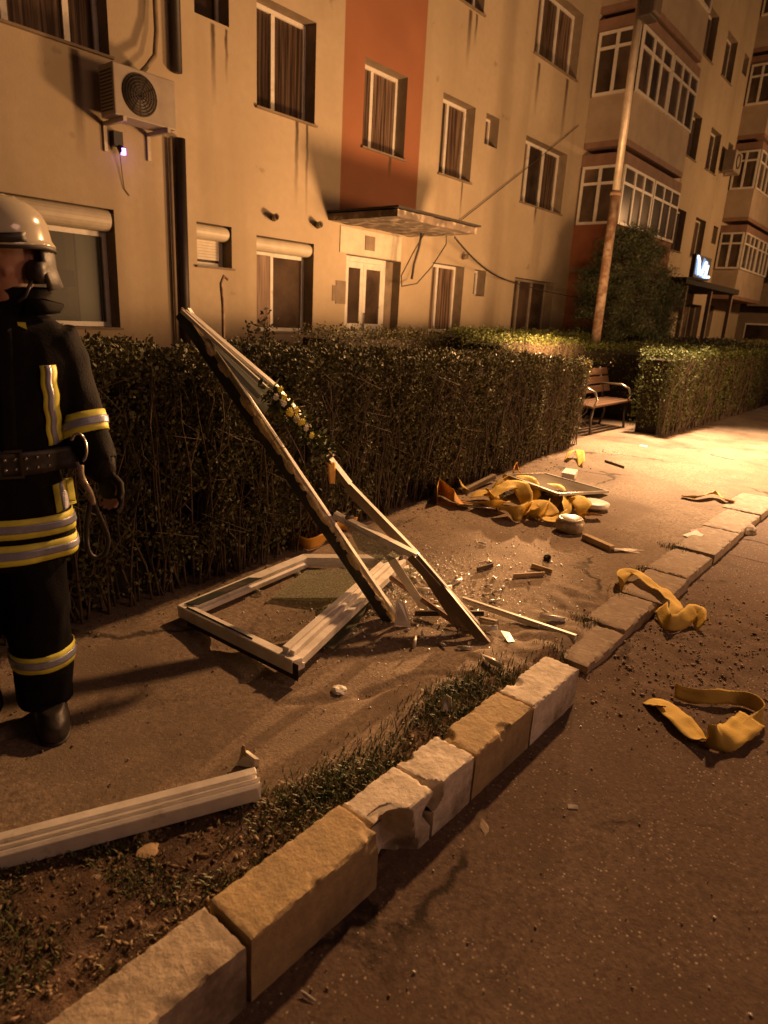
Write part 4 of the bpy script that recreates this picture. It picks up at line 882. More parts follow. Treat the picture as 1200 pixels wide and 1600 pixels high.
# brush / broken wooden stick
t = thing('broom_stick', 'broken wooden batten with a frayed light end below the tin', 'stick', gnd(935, 852)); a, b = gnd(912, 838, .02), gnd(957, 858, .02)
q = MB(); q.bar(a, b, [(-.022,-.02),(.022,-.02),(.022,.022),(-.022,.022)], ragged=.006); bevel(q.build('batten', 'rawwood', t), .003)
q = MB()
for i in range(26): q.tube([b+Vector((random.gauss(0,.008),random.gauss(0,.008),0)), b+(gnd(997,860,.004)-b)*random.uniform(.4,1)+Vector((random.gauss(0,.02),random.gauss(0,.02),.0))], [.004,.0015], 3)
q.build('frayed_fibres', 'paper', t)
# loose white bars
def loose(a, b, m, lab, s=.5, name='plastic_strip', cat='strip', pr=None, group=None): q = MB(); q.bar(a, b, pr or [(-.02*s*2,0),(.02*s*2,0),(.02*s*2,.018),(0.004,.018),(.004,.026),(-.02*s*2,.026)], ragged=.004); return tag(q.build(name, m), lab, cat, group)
loose(gnd(722,940,.03), gnd(898,1000,.0), 'pvc', 'long thin white strip pointing from the broken frame towards the kerb', .32)
loose(gnd(610,905,.10), gnd(722,985,.01), 'band', 'dark brown rod lying under the base of the leaning frame', .2)
loose(gnd(648,962,.03), gnd(756,962,.03), 'iron', 'dark metal bar lying level across the base of the leaning frame', .16)
loose(gnd(750,972,.02), gnd(776,978,.03), 'tin', 'short bent metal strip at the foot of the leaning frame', .4)
loose(gnd(594,878,.06), gnd(628,876,.10), 'black', 'dark handle piece at the back corner of the fallen sash', .4)
# big grooved bar in the foreground
t = thing('plastic_profile', 'thick grooved white window profile lying across the soil in the lower left', 'window frame', gnd(200, 1290))
a, b = gnd(-60, 1345, .035), gnd(404, 1222, .05); d = (b-a).normalized()
q = MB(); q.bar(a, b, [(-.042,-.03),(.042,-.03),(.042,.014),(.030,.020),(.026,.020),(.026,.012),(.012,.012),(.012,.022),(.004,.022),(.004,.014),(-.010,.014),(-.010,.024),(-.042,.024)], ragged=.01); bevel(q.build('profile', 'pvcd', t), .0015, 1)
q = MB(); q.bar(a+(b-a)*.02-Vector((.0,.012,-.016)), a+(b-a)*.64-Vector((0,.012,-.016)), [(-.006,0),(.006,0),(.004,.007),(-.005,.004)], ragged=.01); q.build('torn_edge', 'pvc', t)
sheetp([gnd(368,1196,.0), gnd(380,1172,.05), gnd(398,1186,.05), gnd(396,1200,.0)], 'white', 'plaster_chunk', .02)
tag(bpy.data.objects['plaster_chunk'], 'white broken piece behind the end of the thick grooved profile', 'rubble')
tag(sheetp([gnd(372,1196,.0), gnd(378,1164,.07), gnd(382,1166,.07), gnd(386,1196,.0)], 'rawwood', 'splinter', .004), 'thin upright splinter behind the end of the grooved profile', 'splinter')
# small rubble pieces
def chunk(px, py, r, m, lab, sq=(1,1,.5), name='rubble', cat='rubble', group='small rubble pieces'):
    bm = bmesh.new(); bmesh.ops.create_icosphere(bm, subdivisions=2, radius=1)
    c = gnd(px, py)
    for v in bm.verts: v.co *= 1+.55*nz3(*(v.co*1.0+c*7), 1.1); v.co.z = max(-.3, v.co.z); v.co.x *= sq[0]*r; v.co.y *= sq[1]*r; v.co.z *= sq[2]*r
    me = bpy.data.meshes.new(name); bm.to_mesh(me); bm.free(); me.materials.append(M[m]); o = bpy.data.objects.new(name, me); COL.objects.link(o); o.location = c+Vector((0,0,.3*sq[2]*r)); o.rotation_euler = (0,0,random.random()*6)
    return tag(o, lab, cat, group)
chunk(530,1080,.030,'white','whitish lump of rubble in the lit patch of footpath below the sash'); chunk(855,876,.035,'felt','small dark lump lying alone in the middle of the lit footpath',(1,.5,.9)); chunk(1168,832,.08,'stone','lit stone on the road beside the sunken kerb',(1.3,.8,.6))
chunk(232,1332,.028,'rawwood','flat pale stone on the soil below the grooved profile',(1,1,.3)); chunk(757,1293,.020,'stone','flat dark leaf shaped flake on the road near the broken kerb',(1.6,.7,.15)); chunk(150,1372,.012,'stone','tiny pebble on the soil in the lower left')
def scrap(pts, m, lab, nm='scrap', cat='scrap', th=.003, group='paper and plastic scraps'): return tag(sheetp([gnd(*p) for p in pts], m, nm, th), lab, cat, group)
scrap([(682,1102,.004),(697,1085,.05),(705,1090,.05),(706,1112,.006),(690,1112,.01)], 'paper', 'torn crumpled paper scrap at the edge of the grass tuft')
scrap([(683,1068,.02),(706,1063,.02),(708,1069,.006),(685,1073,.006)], 'white', 'small bright white scrap above the grass tuft')
scrap([(887,1256,.01),(903,1258,.01),(904,1264,.004),(888,1263,.004)], 'paper', 'small pale rectangular scrap on the dark road')
scrap([(782,985,.02),(796,988,.02),(804,1002,.004),(794,1003,.006)], 'white', 'white plastic chip at the foot of the leaning frame')
scrap([(1066,836,.01),(1088,828,.03),(1100,836,.02),(1085,842,.004)], 'paper', 'pale paper scrap beside the red card')
scrap([(1078,828,.01),(1092,826,.02),(1096,832,.02),(1084,834,.0)], 'red', 'scrap of red card on the edge of the sunken kerb')
scrap([(1000,695,.01),(1012,696,.01),(1010,700,.0),(998,699,.0)], 'white', 'tiny white scrap on the lit pavement in front of the bench')
scrap([(470,1548,.01),(478,1553,.01),(493,1564,.005),(488,1566,.003),(474,1556,.003)], 'paper', 'thin pale sliver on the road by the nearest kerb block')
for (x1_, y1_, x2_, y2_, lb) in ((830,886,862,896,'thin splinter lying left of the wooden batten'),(802,903,850,900,'pale splinter among the glass crumbs'),(745,893,770,886,'short dark splinter among the glass crumbs'),(945,722,975,732,'dark twig on the lit pavement')):
    loose(gnd(x1_,y1_,.002), gnd(x2_,y2_,.002), 'rawwood' if 'dark' not in lb else 'twig', lb, .12, 'splinter', 'splinter', group='splinters on the footpath')

# ---------------------------------------------------------------- scattered stuff
def scatter(n, f):
    out = []
    while len(out) < n:
        p = f()
        if p: out.append(p)
    return out
def shard_mesh(name, pts, smin, smax, m, lab, cat, tilt=.35, thick=True, asp=.7):
    V = []; Fq = []
    for (x, y) in pts:
        s = random.uniform(smin, smax)*random.choice((.5,.8,1,1.6)); a = random.uniform(0, 6.28); z = gz(x, y)+.0012
        nrm = Vector((random.gauss(0,tilt), random.gauss(0,tilt), 1)).normalized(); u = nrm.cross(Vector((math.cos(a), math.sin(a), 0))).normalized(); v = nrm.cross(u)
        c = Vector((x, y, z+s*.25*abs(nrm.x)+.001)); o = len(V); k4 = [c+u*s*random.uniform(.6,1), c+v*s*asp*random.uniform(.5,1), c-u*s*random.uniform(.4,1), c-v*s*asp*random.uniform(.3,1)]
        h = nrm*s*.35; V += k4+[p+h for p in k4]
        for f in ((4,5,6,7),(0,1,5,4),(1,2,6,5),(2,3,7,6),(3,0,4,7)): Fq.append([o+i for i in f])
    o = arr_mesh(name, np.array([tuple(v) for v in V]), np.array(Fq), m); return tag(o, lab, cat, kind='stuff')
def near():
    a, b = random.gauss(3.05, .75), random.gauss(1.85, .38)
    return (a, b) if 1.2 < b < 2.9 and a > 1.4 else None
def near2():
    a, b = random.gauss(2.75, .30), random.gauss(2.15, .22); return (a, b) if b < 2.9 else None
shard_mesh('glass_crumbs', scatter(1700, near)+scatter(4800, near2), .0015, .0065, 'shard', 'crumbs of broken window glass spread over the footpath', 'glass')
shard_mesh('road_grit', scatter(1500, lambda: (random.uniform(.3, 4.8), random.uniform(-1.3, .88)))+scatter(500, lambda: (random.uniform(2.2, 9), random.uniform(.9, 3))), .0015, .005, 'litter', 'pale grit and crumbs scattered on the road and pavement', 'grit')
shard_mesh('path_grit', scatter(1500, lambda: (random.uniform(.4, 5.5), random.uniform(1.4, 2.95))), .0015, .006, 'gravelm', 'dark grit and crumbs lying over the footpath', 'grit')
shard_mesh('road_glass', scatter(260, lambda: (random.uniform(.5, 5), random.uniform(-1.2, .9))), .002, .005, 'shard', 'tiny glass splinters glinting on the road', 'glass')
def gravel():
    x, y = random.gauss(3.15,.5), random.gauss(.66,.30)
    return (x, y) if y > .05 and 2.35 < x < 4.6 and y < 1.25 else None
shard_mesh('gravel', scatter(1300, gravel), .003, .010, 'gravelm', 'loose gravel and broken asphalt where the kerb is missing', 'gravel', .5)
shard_mesh('soil_litter', scatter(2200, lambda: (lambda x, y: (x, y) if y < soil_edge(x)+random.gauss(-.02,.03) else None)(random.uniform(.1, 1.9), random.uniform(1.05, 1.85))), .003, .011, 'litter', 'dry leaves and crumbs on the soil behind the kerb', 'litter', .4, asp=.4)
shard_mesh('hedge_litter', scatter(1200, lambda: (random.uniform(.3, 8), random.gauss(2.95, .16))), .003, .010, 'litter', 'dry leaf litter along the foot of the hedge', 'litter', .4, asp=.5)
shard_mesh('frame_splinters', scatter(90, lambda: (random.gauss(2.75,.28), random.gauss(1.75,.25))), .018, .05, 'pvc', 'thin white plastic splinters round the foot of the leaning frame', 'splinter', .25, asp=.14)
shard_mesh('pane_fragments', scatter(70, lambda: (random.gauss(2.6,.25), random.gauss(2.2,.2))), .012, .04, 'cracked', 'larger fragments of broken pane inside and beside the fallen sash', 'glass', .3)
# grass
def grass(n, f, lab, hmin, hmax):
    V = []; Fq = []
    for (x, y) in scatter(n, f):
        z = gz(x, y)-.004; h = random.uniform(hmin, hmax); a = random.uniform(0, 6.28); ln = random.uniform(.1, .9)*h; wv = Vector((math.cos(a+1.57), math.sin(a+1.57), 0))*random.uniform(.0012,.0024); d = Vector((math.cos(a), math.sin(a), 0))
        p0 = Vector((x, y, z)); p1 = p0+d*ln*.35+Vector((0,0,h*.6)); p2 = p0+d*ln+Vector((0,0,h*random.uniform(.75,1))); o = len(V); V += [p0-wv, p0+wv, p1+wv*.8, p1-wv*.8, p2+wv*.15, p2-wv*.15]; Fq += [[o,o+1,o+2,o+3],[o+3,o+2,o+4,o+5]]
    o = arr_mesh('grass', np.array([tuple(v) for v in V]), np.array(Fq), 'grass'); return tag(o, lab, 'grass', kind='stuff')
def gstrip():
    x = random.uniform(.15, 2.5); dy = abs(random.gauss(0, .05)); y = 1.04+dy
    dens = .1+.9*sm(-.05,.25,nz3(x, y, 0, 6)) ; dens *= 1.0 if x > .45 else .5
    return (x, y) if random.random() < dens and dy < .34 else None
def gtuft():
    x, y = random.gauss(1.93, .17), random.gauss(1.17, .07); return (x, y) if y > 1.04 else None
def gtuft2():
    x, y = random.gauss(1.25, .15), random.gauss(1.17, .06); return (x, y) if y > 1.04 else None
grass(1700, gstrip, 'strip of thin grass growing along the inner side of the kerb', .008, .028)
grass(1900, gtuft, 'thick dark grass tuft behind the ochre kerb block', .015, .042); grass(2200, gtuft2, 'grass tufts at the end of the grooved profile', .010, .035)
def gsoil():
    x, y = random.uniform(.2, 1.6), random.uniform(1.1, 1.7); return (x, y) if nz3(x, y, 2, 4) > .12 and y < soil_edge(x) else None
grass(2600, gsoil, 'sparse weeds on the soil', .008, .026)
def gkerb():
    k = random.choice(((3.06,1.12),(3.56,1.1),(4.07,1.15),(2.62,1.05),(4.67,1.2),(3.56,.9))); return (random.gauss(k[0],.04), random.gauss(k[1],.05))
grass(1400, gkerb, 'green weeds in the joints between the sunken kerb stones', .012, .04)

# ---------------------------------------------------------------- firefighter
FB = gnd(76, 1122); fd = Vector((FB.x, FB.y, 0)).normalized(); rz = math.atan2(-fd.x, fd.y)   # local x to the viewer's right, local -y towards the viewer
ff = thing('person', 'firefighter in dark coat with yellow reflective tapes and pale helmet, standing at the left edge', 'person', FB, rz)
ff.scale = (.968,)*3; WM[ff.name] = WM[ff.name] @ Matrix.Scale(.968, 4); FM = WM[ff.name]
def loc(v): return FM @ Vector(v)
def bake(mb, vox, name, m, parent, smooth=6, disp=None):
    me = bpy.data.meshes.new('t'); me.from_pydata([tuple(v) for v in mb.v], [], mb.f); o = bpy.data.objects.new('t', me); COL.objects.link(o)
    r = o.modifiers.new('r', 'REMESH'); r.mode = 'VOXEL'; r.voxel_size = vox; r.use_smooth_shade = True
    if smooth: s = o.modifiers.new('s', 'SMOOTH'); s.factor = .5; s.iterations = smooth
    me2 = bpy.data.meshes.new_from_object(o.evaluated_get(bpy.context.evaluated_depsgraph_get())); bpy.data.objects.remove(o)
    if disp:
        ns = [v.normal.copy() for v in me2.vertices]
        for v, n in zip(me2.vertices, ns): v.co += n*disp(v.co)
    me2.name = name; me2.materials.clear(); me2.materials.append(M[m]); me2.polygons.foreach_set('use_smooth', [True]*len(me2.polygons))
    ob = bpy.data.objects.new(name, me2); COL.objects.link(ob)
    if parent: ob.parent = parent; WM[ob.name] = WM[parent.name].copy()
    return ob
def ell(cx, cy, z, rx, ry, n=28, p=2.3, ty=0):
    out = []
    for i in range(n):
        a = 2*math.pi*i/n; c, s = math.cos(a), math.sin(a); out.append((cx+rx*math.copysign(abs(c)**(2/p), c), cy+ry*math.copysign(abs(s)**(2/p), s), z+ty*s))
    return out
# continuous body: head, neck, torso, arms, legs
def head_rings(R):
    hr = []
    for z, ry, rx, oy in ((-.125,.018,.02,-.052),(-.118,.04,.036,-.048),(-.10,.066,.050,-.030),(-.07,.084,.062,-.012),(-.035,.094,.070,-.002),(0,.100,.075,.004),(.04,.104,.079,.008),(.08,.098,.076,.012),(.11,.075,.060,.012),(.128,.035,.03,.010)):
        hr.append([tuple(R @ Vector(p)) for p in ell(0, oy, z, rx, ry, 24, 2.2)])
    return hr
HC = Vector((.018, -.01, 1.602)); HR = Matrix.Translation(HC) @ Matrix.Rotation(math.radians(-38), 4, 'Z') @ Matrix.Rotation(math.radians(9), 4, 'X')
b = MB(); b.rings(head_rings(HR))
def hp_(x, y, z): return HR @ Vector((x, y, z))
b.tube([hp_(0,-.090,.020), hp_(0,-.112,-.018), hp_(0,-.118,-.032)], [.008,.013,.016], 8)                 # nose
for s in (-1, 1):
    b.tube([hp_(s*.014,-.104,-.034), hp_(s*.010,-.110,-.034)], [.009,.009], 8); b.tube([hp_(s*.010,-.098,.030), hp_(s*.044,-.088,.030)], [.009,.007], 8)   # nostril wing, brow
    b.tube([hp_(s*.038,-.078,-.025), hp_(s*.052,-.055,-.020)], [.016,.014], 8)                            # cheekbone
    b.rings([[tuple(hp_(s*(.074+o_), .012+r*math.cos(t)*.018, -.005+r*math.sin(t)*.032)) for t in [2*math.pi*k/12 for k in range(12)]] for o_, r in ((0,1),(.012,1.05),(.014,.8))])   # ear
b.tube([hp_(-.024,-.094,-.060), hp_(0,-.101,-.058), hp_(.024,-.094,-.060)], [.005,.008,.005], 8); b.tube([hp_(-.020,-.092,-.070), hp_(0,-.099,-.071), hp_(.020,-.092,-.070)], [.005,.008,.005], 8); b.tube([hp_(-.015,-.086,-.104), hp_(.015,-.086,-.104)], .014, 8)
b.tube([(.035,.015,1.56),(.02,.03,1.50),(-.02,.02,1.40)], [.055,.058,.075], 16)
b.rings([ell(-.09,0,.72,.15,.10), ell(-.08,0,.85,.16,.105), ell(-.07,0,1.0,.145,.10), ell(-.06,0,1.2,.165,.105), ell(-.045,0,1.36,.17,.10), ell(-.03,0,1.44,.10,.07)])
ARM_L = [(.115,0,1.385),(.150,.01,1.30),(.178,.015,1.155),(.200,-.03,1.06),(.238,-.06,.955),(.250,-.07,.93)]; ARM_R = [(-.215,0,1.385),(-.26,.01,1.28),(-.285,.02,1.13),(-.29,-.02,1.02),(-.28,-.06,.93)]
for ar in (ARM_L, ARM_R): b.tube(ar, [.050,.046,.040,.036,.028,.026][:len(ar)], 12)
LEG_L = [(-.005,0,.78),(.0,-.01,.62),(.0,-.02,.44),(.0,.0,.26),(.0,.01,.08)]; LEG_R = [(-.17,0,.78),(-.20,0,.62),(-.22,-.01,.44),(-.235,.01,.26),(-.24,.02,.08)]
for lg in (LEG_L, LEG_R): b.tube(lg, [.08,.075,.056,.05,.04], 14)
def hand(b, w0, dirv, palm_n, thumb_s, curl=.45, sc=1.0, rr=.0092):
    w0, d, n = Vector(w0), Vector(dirv).normalized(), Vector(palm_n).normalized(); n = (n-d*(n@d)).normalized(); s = d.cross(n)*thumb_s
    b.rings([[tuple(w0+d*l*sc+s*x*hw*sc*2+n*z*th*sc*2) for x, z in [(.5*math.copysign(abs(math.cos(t))**.7, math.cos(t)), .5*math.copysign(abs(math.sin(t))**.8, math.sin(t))) for t in [2*math.pi*k/16 for k in range(16)]]] for l, hw, th in ((-.01,.030,.024),(.02,.036,.018),(.055,.044,.017),(.088,.042,.015))])
    for k, (off, L_) in enumerate(((.031,.070),(.0105,.078),(-.0105,.073),(-.031,.058))):
        p = w0+d*.080*sc+s*off*sc; a = 0; pts = [p]
        for seg in (.45,.30,.25):
            a += curl*(1+.12*k); pts.append(pts[-1]+(d*math.cos(a)+n*math.sin(a))*L_*seg*sc)
        b.tube(pts, [rr*sc*1.08, rr*sc, rr*.93*sc, rr*.75*sc], 10)
    p = w0+d*.020*sc+s*.030*sc; b.tube([p, p+(d*.6+s*.7+n*.3).normalized()*.036*sc, p+(d*.6+s*.7+n*.3).normalized()*.036*sc+(d*.85+s*.2+n*.5).normalized()*.030*sc, p+(d*.6+s*.7+n*.3).normalized()*.036*sc+(d*.85+s*.1+n*.7).normalized()*.052*sc], [rr*1.35*sc, rr*1.2*sc, rr*1.1*sc, rr*.85*sc], 10)
HL = ((.246,-.068,.935), (.14,-.10,-.55), (-.6,-.5,0), -1); HRt = ((-.28,-.06,.93), (-.03,-.15,-.55), (.6,-.5,0), 1)
hand(b, *HL, sc=.92); hand(b, *HRt, sc=.92)
body = bake(b, .0055, 'body', 'skin', ff, 3)
for s in (-1, 1):
    e = MB(); c = hp_(s*.030,-.0885,.008); e.rings([[tuple(c+Vector((.011*math.sin(f)*math.cos(t), .009*math.cos(f)*-1, .0065*math.sin(f)*math.sin(t)))) for t in [2*math.pi*k/12 for k in range(12)]] for f in (.05,.5,1,1.5,2,2.6,3.05)])
    e.v = [FM@v for v in e.v]; e.build('eye', 'eyew', ff)
    e = MB(); e.tube([hp_(s*.030,-.0985,.008), hp_(s*.030,-.0935,.008)], .0055, 12); e.v = [FM@v for v in e.v]; e.build('iris', 'hair', ff)
def wr(v):   # cloth creases
    return .012*noise.noise(Vector((v.x*9, v.y*9, v.z*6)))+.004*noise.noise(Vector((v.x*22, v.y*22, v.z*9)))+.0035*math.sin(v.z*38+5*noise.noise(v*6)+v.x*9)*max(0, noise.noise(v*4+Vector((3,0,0))))*2
b = MB()
b.rings([ell(-.088,.0,.655,.228,.155,36), ell(-.086,0,.70,.226,.155,36), ell(-.082,0,.82,.215,.15,36), ell(-.075,0,.94,.195,.138,36), ell(-.068,0,1.0,.180,.128,36), ell(-.066,0,1.05,.185,.132,36), ell(-.06,0,1.18,.220,.150,36), ell(-.05,0,1.31,.230,.142,36), ell(-.045,.0,1.41,.205,.118,36), ell(-.03,.01,1.455,.13,.09,36), ell(-.015,.015,1.49,.085,.08,36)])
for ar, rr in ((ARM_L, (.084,.084,.078,.070,.064,.058)), (ARM_R, (.084,.084,.078,.070,.064))): b.tube(ar[:-1]+[tuple(Vector(ar[-1])+Vector((0,0,.02)))], rr[:len(ar)], 18)
coat = bake(b, .009, 'coat', 'coat', ff, 4, wr)
b = MB(); b.rings([[tuple(Vector(p)+Vector((0,0,dz*(1 if p[1] < .02 else .4)))) for p in ell(.018,.012,z,rx,ry,28)] for z, rx, ry, dz in ((1.45,.115,.09,0),(1.50,.095,.082,0),(1.535,.112,.095,-.01),(1.525,.118,.10,-.01),(1.49,.105,.09,0),(1.45,.125,.10,0))], cap=False)
b.rings([[(.06,-.075,1.50),(.165,-.03,1.475),(.150,-.05,1.455),(.05,-.115,1.44)],[(.06,-.07,1.508),(.165,-.022,1.483),(.150,-.045,1.463),(.05,-.105,1.448)]])
b.v = [FM@v for v in b.v]; o = b.build('collar', 'coat', ff)
b = MB(); b.rings([ell(-.09,0,.64,.17,.13,30), ell(-.088,0,.74,.185,.135,30), ell(-.085,0,.82,.18,.13,30)])
for lg, e in ((LEG_L, 0), (LEG_R, 0)): b.tube(lg, [.108,.112,.104,.100,.098], 22)
trs = bake(b, .010, 'trousers', 'trous', ff, 4, wr)
for lg, sx in ((LEG_L, .012), (LEG_R, -.012)):
    x, y = lg[-1][0], lg[-1][1]; b = MB(); b.rings([ell(x, y+.0, .20,.062,.068,20), ell(x, y, .12,.060,.068,20), ell(x, y-.01,.06,.056,.075,20)]); b.rings([ell(x+sx, y-.055,.0,.056,.145,24,2.6), ell(x+sx, y-.055,.03,.058,.147,24,2.6), ell(x+sx, y-.06,.065,.054,.135,24,2.4), ell(x+sx, y-.045,.095,.045,.10,24)])
    bt = bake(b, .007, 'boot', 'belt', ff, 3); s_ = MB(); s_.rings([ell(x+sx, y-.055,-.006,.058,.150,24,2.6), ell(x+sx, y-.055,.012,.060,.152,24,2.6)]); s_.v = [FM@v for v in s_.v]; s_.build('sole', 'black', bt)
b = MB(); hand(b, *HL, sc=1.06, rr=.0112); b.tube([(.236,-.06,.985), HL[0]], [.047,.038], 16); bake(b, .0050, 'glove', 'glove', ff, 3)
b = MB(); hand(b, *HRt, sc=1.06, rr=.0112); b.tube([(-.285,-.05,.975), HRt[0]], [.045,.038], 16); bake(b, .0050, 'glove', 'glove', ff, 3)
def bvh(o): return BVHTree.FromPolygons([v.co.copy() for v in o.data.vertices], [tuple(p.vertices) for p in o.data.polygons])
bc, bt_ = bvh(coat), bvh(trs)
def wrapband(tree, c, axis, h, off, name, m, a0=0, a1=2*math.pi, n=64, R=.5, ref=(1,0,0), parent=ff, slope=0):
    c, ax = Vector(c), Vector(axis).normalized(); u = (Vector(ref)-ax*(ax@Vector(ref))).normalized(); v = ax.cross(u); q = MB(); vs = []; ok = []
    K = 5
    for i in range(n+1):
        a = a0+(a1-a0)*i/n; d = u*math.cos(a)+v*math.sin(a)
        for k in range(K):
            o_ = c+ax*(h*(k/(K-1)-.5)+slope*math.cos(a)); hit = tree.ray_cast(o_+d*R, -d, R)
            p = hit[0] if hit[0] is not None else o_+d*.05
            vs.append(FM @ (p+d*off))
    q.add(vs, [(i*K+k, (i+1)*K+k, (i+1)*K+k+1, i*K+k+1) for i in range(n) for k in range(K-1)], smooth=True)
    o = q.build(name, m, parent); s = o.modifiers.new('th', 'SOLIDIFY'); s.thickness = .0025; s.offset = 0; return o
BR = dict(R=.32)
for z in (.790, .705):
    y_ = wrapband(bc, (-.086,0,z), (0,0,1), .066, .004, 'reflective_tape', 'tapey', slope=-.006, **BR); wrapband(bc, (-.086,0,z), (0,0,1), .026, .0075, 'silver_stripe', 'tapes', slope=-.006, parent=y_, **BR)
y_ = wrapband(bt_, (0,0,.275), (0,0,1), .066, .004, 'reflective_tape', 'tapey', R=.13); wrapband(bt_, (0,0,.275), (0,0,1), .028, .0075, 'silver_stripe', 'tapes', R=.13, parent=y_)
y_ = wrapband(bt_, (-.235,.01,.275), (0,0,1), .066, .004, 'reflective_tape', 'tapey', R=.13); wrapband(bt_, (-.235,.01,.275), (0,0,1), .028, .0075, 'silver_stripe', 'tapes', R=.13, parent=y_)
for c_, ax_ in (((.193,-.015,1.095), (.05,-.07,-.22)), ((-.288,-.01,1.07), (-.01,-.05,-.2))):
    y_ = wrapband(bc, c_, ax_, .068, .004, 'reflective_tape', 'tapey', R=.085, n=40); wrapband(bc, c_, ax_, .026, .0075, 'silver_stripe', 'tapes', R=.085, n=40, parent=y_)
def frontstrip(x0, z0, x1, z1, wd, off, name, m, parent=ff, n=24, wob=0):
    q = MB(); vs = []; K = 4; L_ = Vector((x1-x0, 0, z1-z0)).normalized(); sd = Vector((-L_.z, 0, L_.x))
    for i in range(n+1):
        for k in range(K):
            p = Vector((x0+(x1-x0)*i/n, 0, z0+(z1-z0)*i/n))+sd*wd*(k/(K-1)-.5)+Vector((wob*math.sin(i*.9),0,0)); h = bc.ray_cast(Vector((p.x, -.6, p.z)), Vector((0,1,0)), .65)
            vs.append(FM @ ((h[0] if h[0] is not None and h[0].y < .0 else Vector((p.x, -.02, p.z)))-Vector((0, off, 0))))
    q.add(vs, [(i*K+k, i*K+k+1, (i+1)*K+k+1, (i+1)*K+k) for i in range(n) for k in range(K-1)], smooth=True); o = q.build(name, m, parent); s = o.modifiers.new('th', 'SOLIDIFY'); s.thickness = .0025; s.offset = 0; return o
for xa, za, xb, zb_ in ((.098,1.30,.104,1.045), (-.17,1.30,-.16,1.045)):
    y_ = frontstrip(xa, za, xb, zb_, .046, .005, 'reflective_tape', 'tapey', wob=.002); frontstrip(xa, za, xb, zb_, .016, .0085, 'silver_stripe', 'tapes', y_, wob=.002)
for xa in (-.165, .105):
    y_ = frontstrip(xa+.01, .915, xa+.015, .825, .066, .005, 'reflective_tape', 'tapey'); frontstrip(xa+.01, .915, xa+.015, .825, .024, .0085, 'silver_stripe', 'tapes', y_)
be = wrapband(bc, (-.070,0,.998), (0,0,1), .075, .010, 'belt', 'belt', **BR)
q = MB()
for i in range(9):
    for dz in (-.016, .016):
        a = -2.2+i*.2; d = Vector((math.cos(a), math.sin(a), 0)); h = bc.ray_cast(Vector((-.07,0,.998+dz))+d*.32, -d, .32)[0]
        if h: q.tube([FM@(h+d*.008), FM@(h+d*.014)], .006, 8)
q.build('belt_studs', 'steel', be)
h = bc.ray_cast(Vector((-.03,-.5,1.0)), Vector((0,1,0)))[0]; q = MB(); p = FM@(h-Vector((0,.018,0)))
for z0, z1, x0, x1 in ((-.045,-.037,-.035,.035),(.037,.045,-.035,.035),(-.037,.037,-.035,-.027),(-.037,.037,.027,.035)): q.obox(FM@(h+Vector((x0,-.020,z0))), FM.to_3x3()@Vector((x1-x0,0,0)), FM.to_3x3()@Vector((0,.006,0)), Vector((0,0,z1-z0)))
q.build('buckle', 'iron', be)
# yellow zip tab, zip flap and neck label
q = MB(); q.obox(FM@Vector((.028,-.115,1.425)), FM.to_3x3()@Vector((.022,0,0)), FM.to_3x3()@Vector((0,.004,0)), FM.to_3x3()@Vector((.004,.01,-.035))); q.build('zip_tab', 'tapey', ff)
frontstrip(-.012, 1.41, -.03, 1.04, .045, .010, 'zip_flap', 'coat')
for xa in (-.13, .075):
    frontstrip(xa, .93, xa, .835, .10, .009, 'pocket', 'coat') if False else None
# helmet
def hring(z, rx, ry, n=36, fl=0, fr_=0, oy=.012):
    out = []
    for i in range(n):
        a = 2*math.pi*i/n; c, s = math.cos(a), math.sin(a); dz = (fl if s > 0 else 0)*s + fr_*max(0,-s)
        out.append(tuple(hp_(c*rx, oy+s*ry, z+dz)))
    return out
b = MB(); sh = [(.045,.124,.150,-.03,.01),(.050,.127,.153,-.028,.01),(.062,.119,.142,-.02,.0),(.10,.114,.135,0,0),(.13,.103,.120,0,0),(.155,.080,.094,0,0),(.172,.050,.060,0,0),(.180,.018,.022,0,0)]
b.rings([hring(z, rx, ry, fl=fl, fr_=f2) for z, rx, ry, fl, f2 in sh], smooth=True)
for k in range(3): s = (k-1)*.032; b.tube([hp_(s, -.098, .128-.004*abs(k-1)), hp_(s, -.04, .170-.006*abs(k-1)), hp_(s, .04, .176-.006*abs(k-1)), hp_(s, .11, .140)], .007, 8)
b.v = [FM@v for v in b.v]; hl = b.build('helmet', 'helmet', ff)
b = MB(); b.rings([hring(.046,.1255,.1515,fl=-.03,fr_=.01), hring(.034,.127,.153,fl=-.03,fr_=.012), hring(.034,.117,.143,fl=-.03,fr_=.012)], cap=False); b.v = [FM@v for v in b.v]; b.build('rim', 'black', hl)
b = MB(); rg_ = lambda r, z: [tuple(hp_(math.cos(a)*r, .02+math.sin(a)*r*1.12, z)) for a in [-.15+ (math.pi+.3)*i/24 for i in range(25)]]
r1, r2, r3 = rg_(.115,.045), rg_(.112,-.03), rg_(.122,-.085); b.add(r1+r2+r3, [(i+o_, i+1+o_, i+26+o_, i+25+o_) for i in range(24) for o_ in (0,25)], smooth=True); b.v = [FM@v for v in b.v]; o = b.build('neck_guard', 'belt', hl); s = o.modifiers.new('th','SOLIDIFY'); s.thickness = .006
for s in (-1, 1):
    b = MB(); b.tube([hp_(s*.082,.0,-.030), hp_(s*.118,.0,-.032)], [.036,.032], 18); b.v = [FM@v for v in b.v]; b.build('ear_protector', 'black', hl)
    b = MB(); b.tube([hp_(s*.095,-.02,-.04), hp_(s*.075,-.05,-.095), hp_(s*.02,-.07,-.135), hp_(0,-.072,-.138)], .006, 6); b.v = [FM@v for v in b.v]; b.build('chin_strap', 'black', hl)
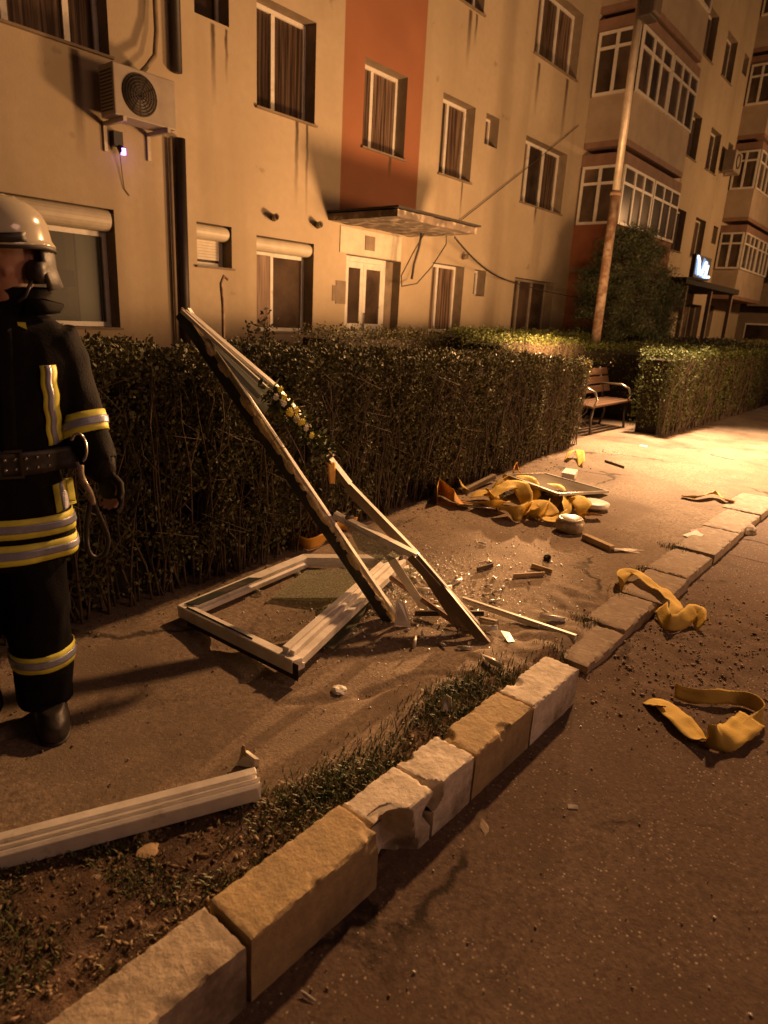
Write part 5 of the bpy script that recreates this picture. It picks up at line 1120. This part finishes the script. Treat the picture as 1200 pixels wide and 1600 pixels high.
b = MB(); vz = [[tuple(hp_(math.cos(a)*(.122-.002*k), .010+math.sin(a)*(.150-.002*k), .085-.028*k)) for a in [math.pi*1.12+math.pi*.76*i/20 for i in range(21)]] for k in range(2)]; b.add(vz[0]+vz[1], [(i, i+1, i+22, i+21) for i in range(20)], smooth=True); b.v = [FM@v for v in b.v]; o = b.build('visor', 'black', hl); s = o.modifiers.new('th','SOLIDIFY'); s.thickness = .003
# things carried on the belt
t = thing('carabiner', 'silver snap hook hanging at the hip of the firefighter', 'hook', loc((.16,-.15,.93)))
def ringpts(c, rx, rz, y=0, n=24, a0=0, a1=2*math.pi): return [loc((c[0]+rx*math.cos(a), c[1]+y*math.sin(a), c[2]+rz*math.sin(a))) for a in [a0+(a1-a0)*i/n for i in range(n+1)]]
q = MB(); q.tube(ringpts((.165,-.155,1.045), .022, .045, .01, a0=-1.2, a1=2.6), .0045, 8); q.build('hook', 'steel', t)
q = MB(); q.tube([loc((.155,-.165,1.0)), loc((.175,-.17,.93)), loc((.185,-.165,.90))], [.006,.008,.012], 8); q.build('swivel', 'steel', t)
t = thing('lanyard', 'dark looped lanyard with pale knot hanging from the belt of the firefighter', 'rope', loc((.19,-.16,.7)))
q = MB(); q.tube(crv([loc((.165,-.16,.99)), loc((.165,-.17,.95)), loc((.185,-.175,.90)), loc((.192,-.17,.86))], 6), .0105, 8); q.build('knot', 'rope', t)
q = MB(); q.tube(crv([loc((.192,-.17,.87)), loc((.215,-.165,.80)), loc((.232,-.16,.73)), loc((.215,-.16,.675)), loc((.18,-.16,.675)), loc((.165,-.16,.72)), loc((.17,-.165,.80)), loc((.185,-.17,.87))], 6), .008, 8); q.build('loop', 'belt', t)

# sprigs that stand above the hedge near the leaning frame
t = thing('sapling', 'thin sapling with a few leaves rising above the hedge left of the entrance', 'plant', (3.05, 3.65, 0))
for (x, y, h) in ((3.02,3.6,1.48),(3.12,3.7,1.42),(2.96,3.7,1.38)):
    q = MB(); pts = [Vector((x,y,0)), Vector((x+.01,y,.7)), Vector((x-.01,y+.01,1.2)), Vector((x+.015,y,h))]; q.tube(pts, [.008,.006,.004,.002], 5); q.build('stem', 'twig', t)
    P = np.array([[x+random.gauss(0,.03), y+random.gauss(0,.03), random.uniform(1.15,h+.01)] for _ in range(60)]); V, Fq = leaf_quads(P, .035, .5, .2); arr_mesh('leaves', V, Fq, 'leaf', t)
tag(MB().tube([(4.62,6.2,.02),(4.62,6.2,1.5),(4.60,6.2,1.72),(4.64,6.2,1.80),(4.69,6.2,1.77)], .018, 8).build('iron_rod', 'rust'), 'thin hooked iron rod standing behind the hedge beside the downpipe', 'rod')
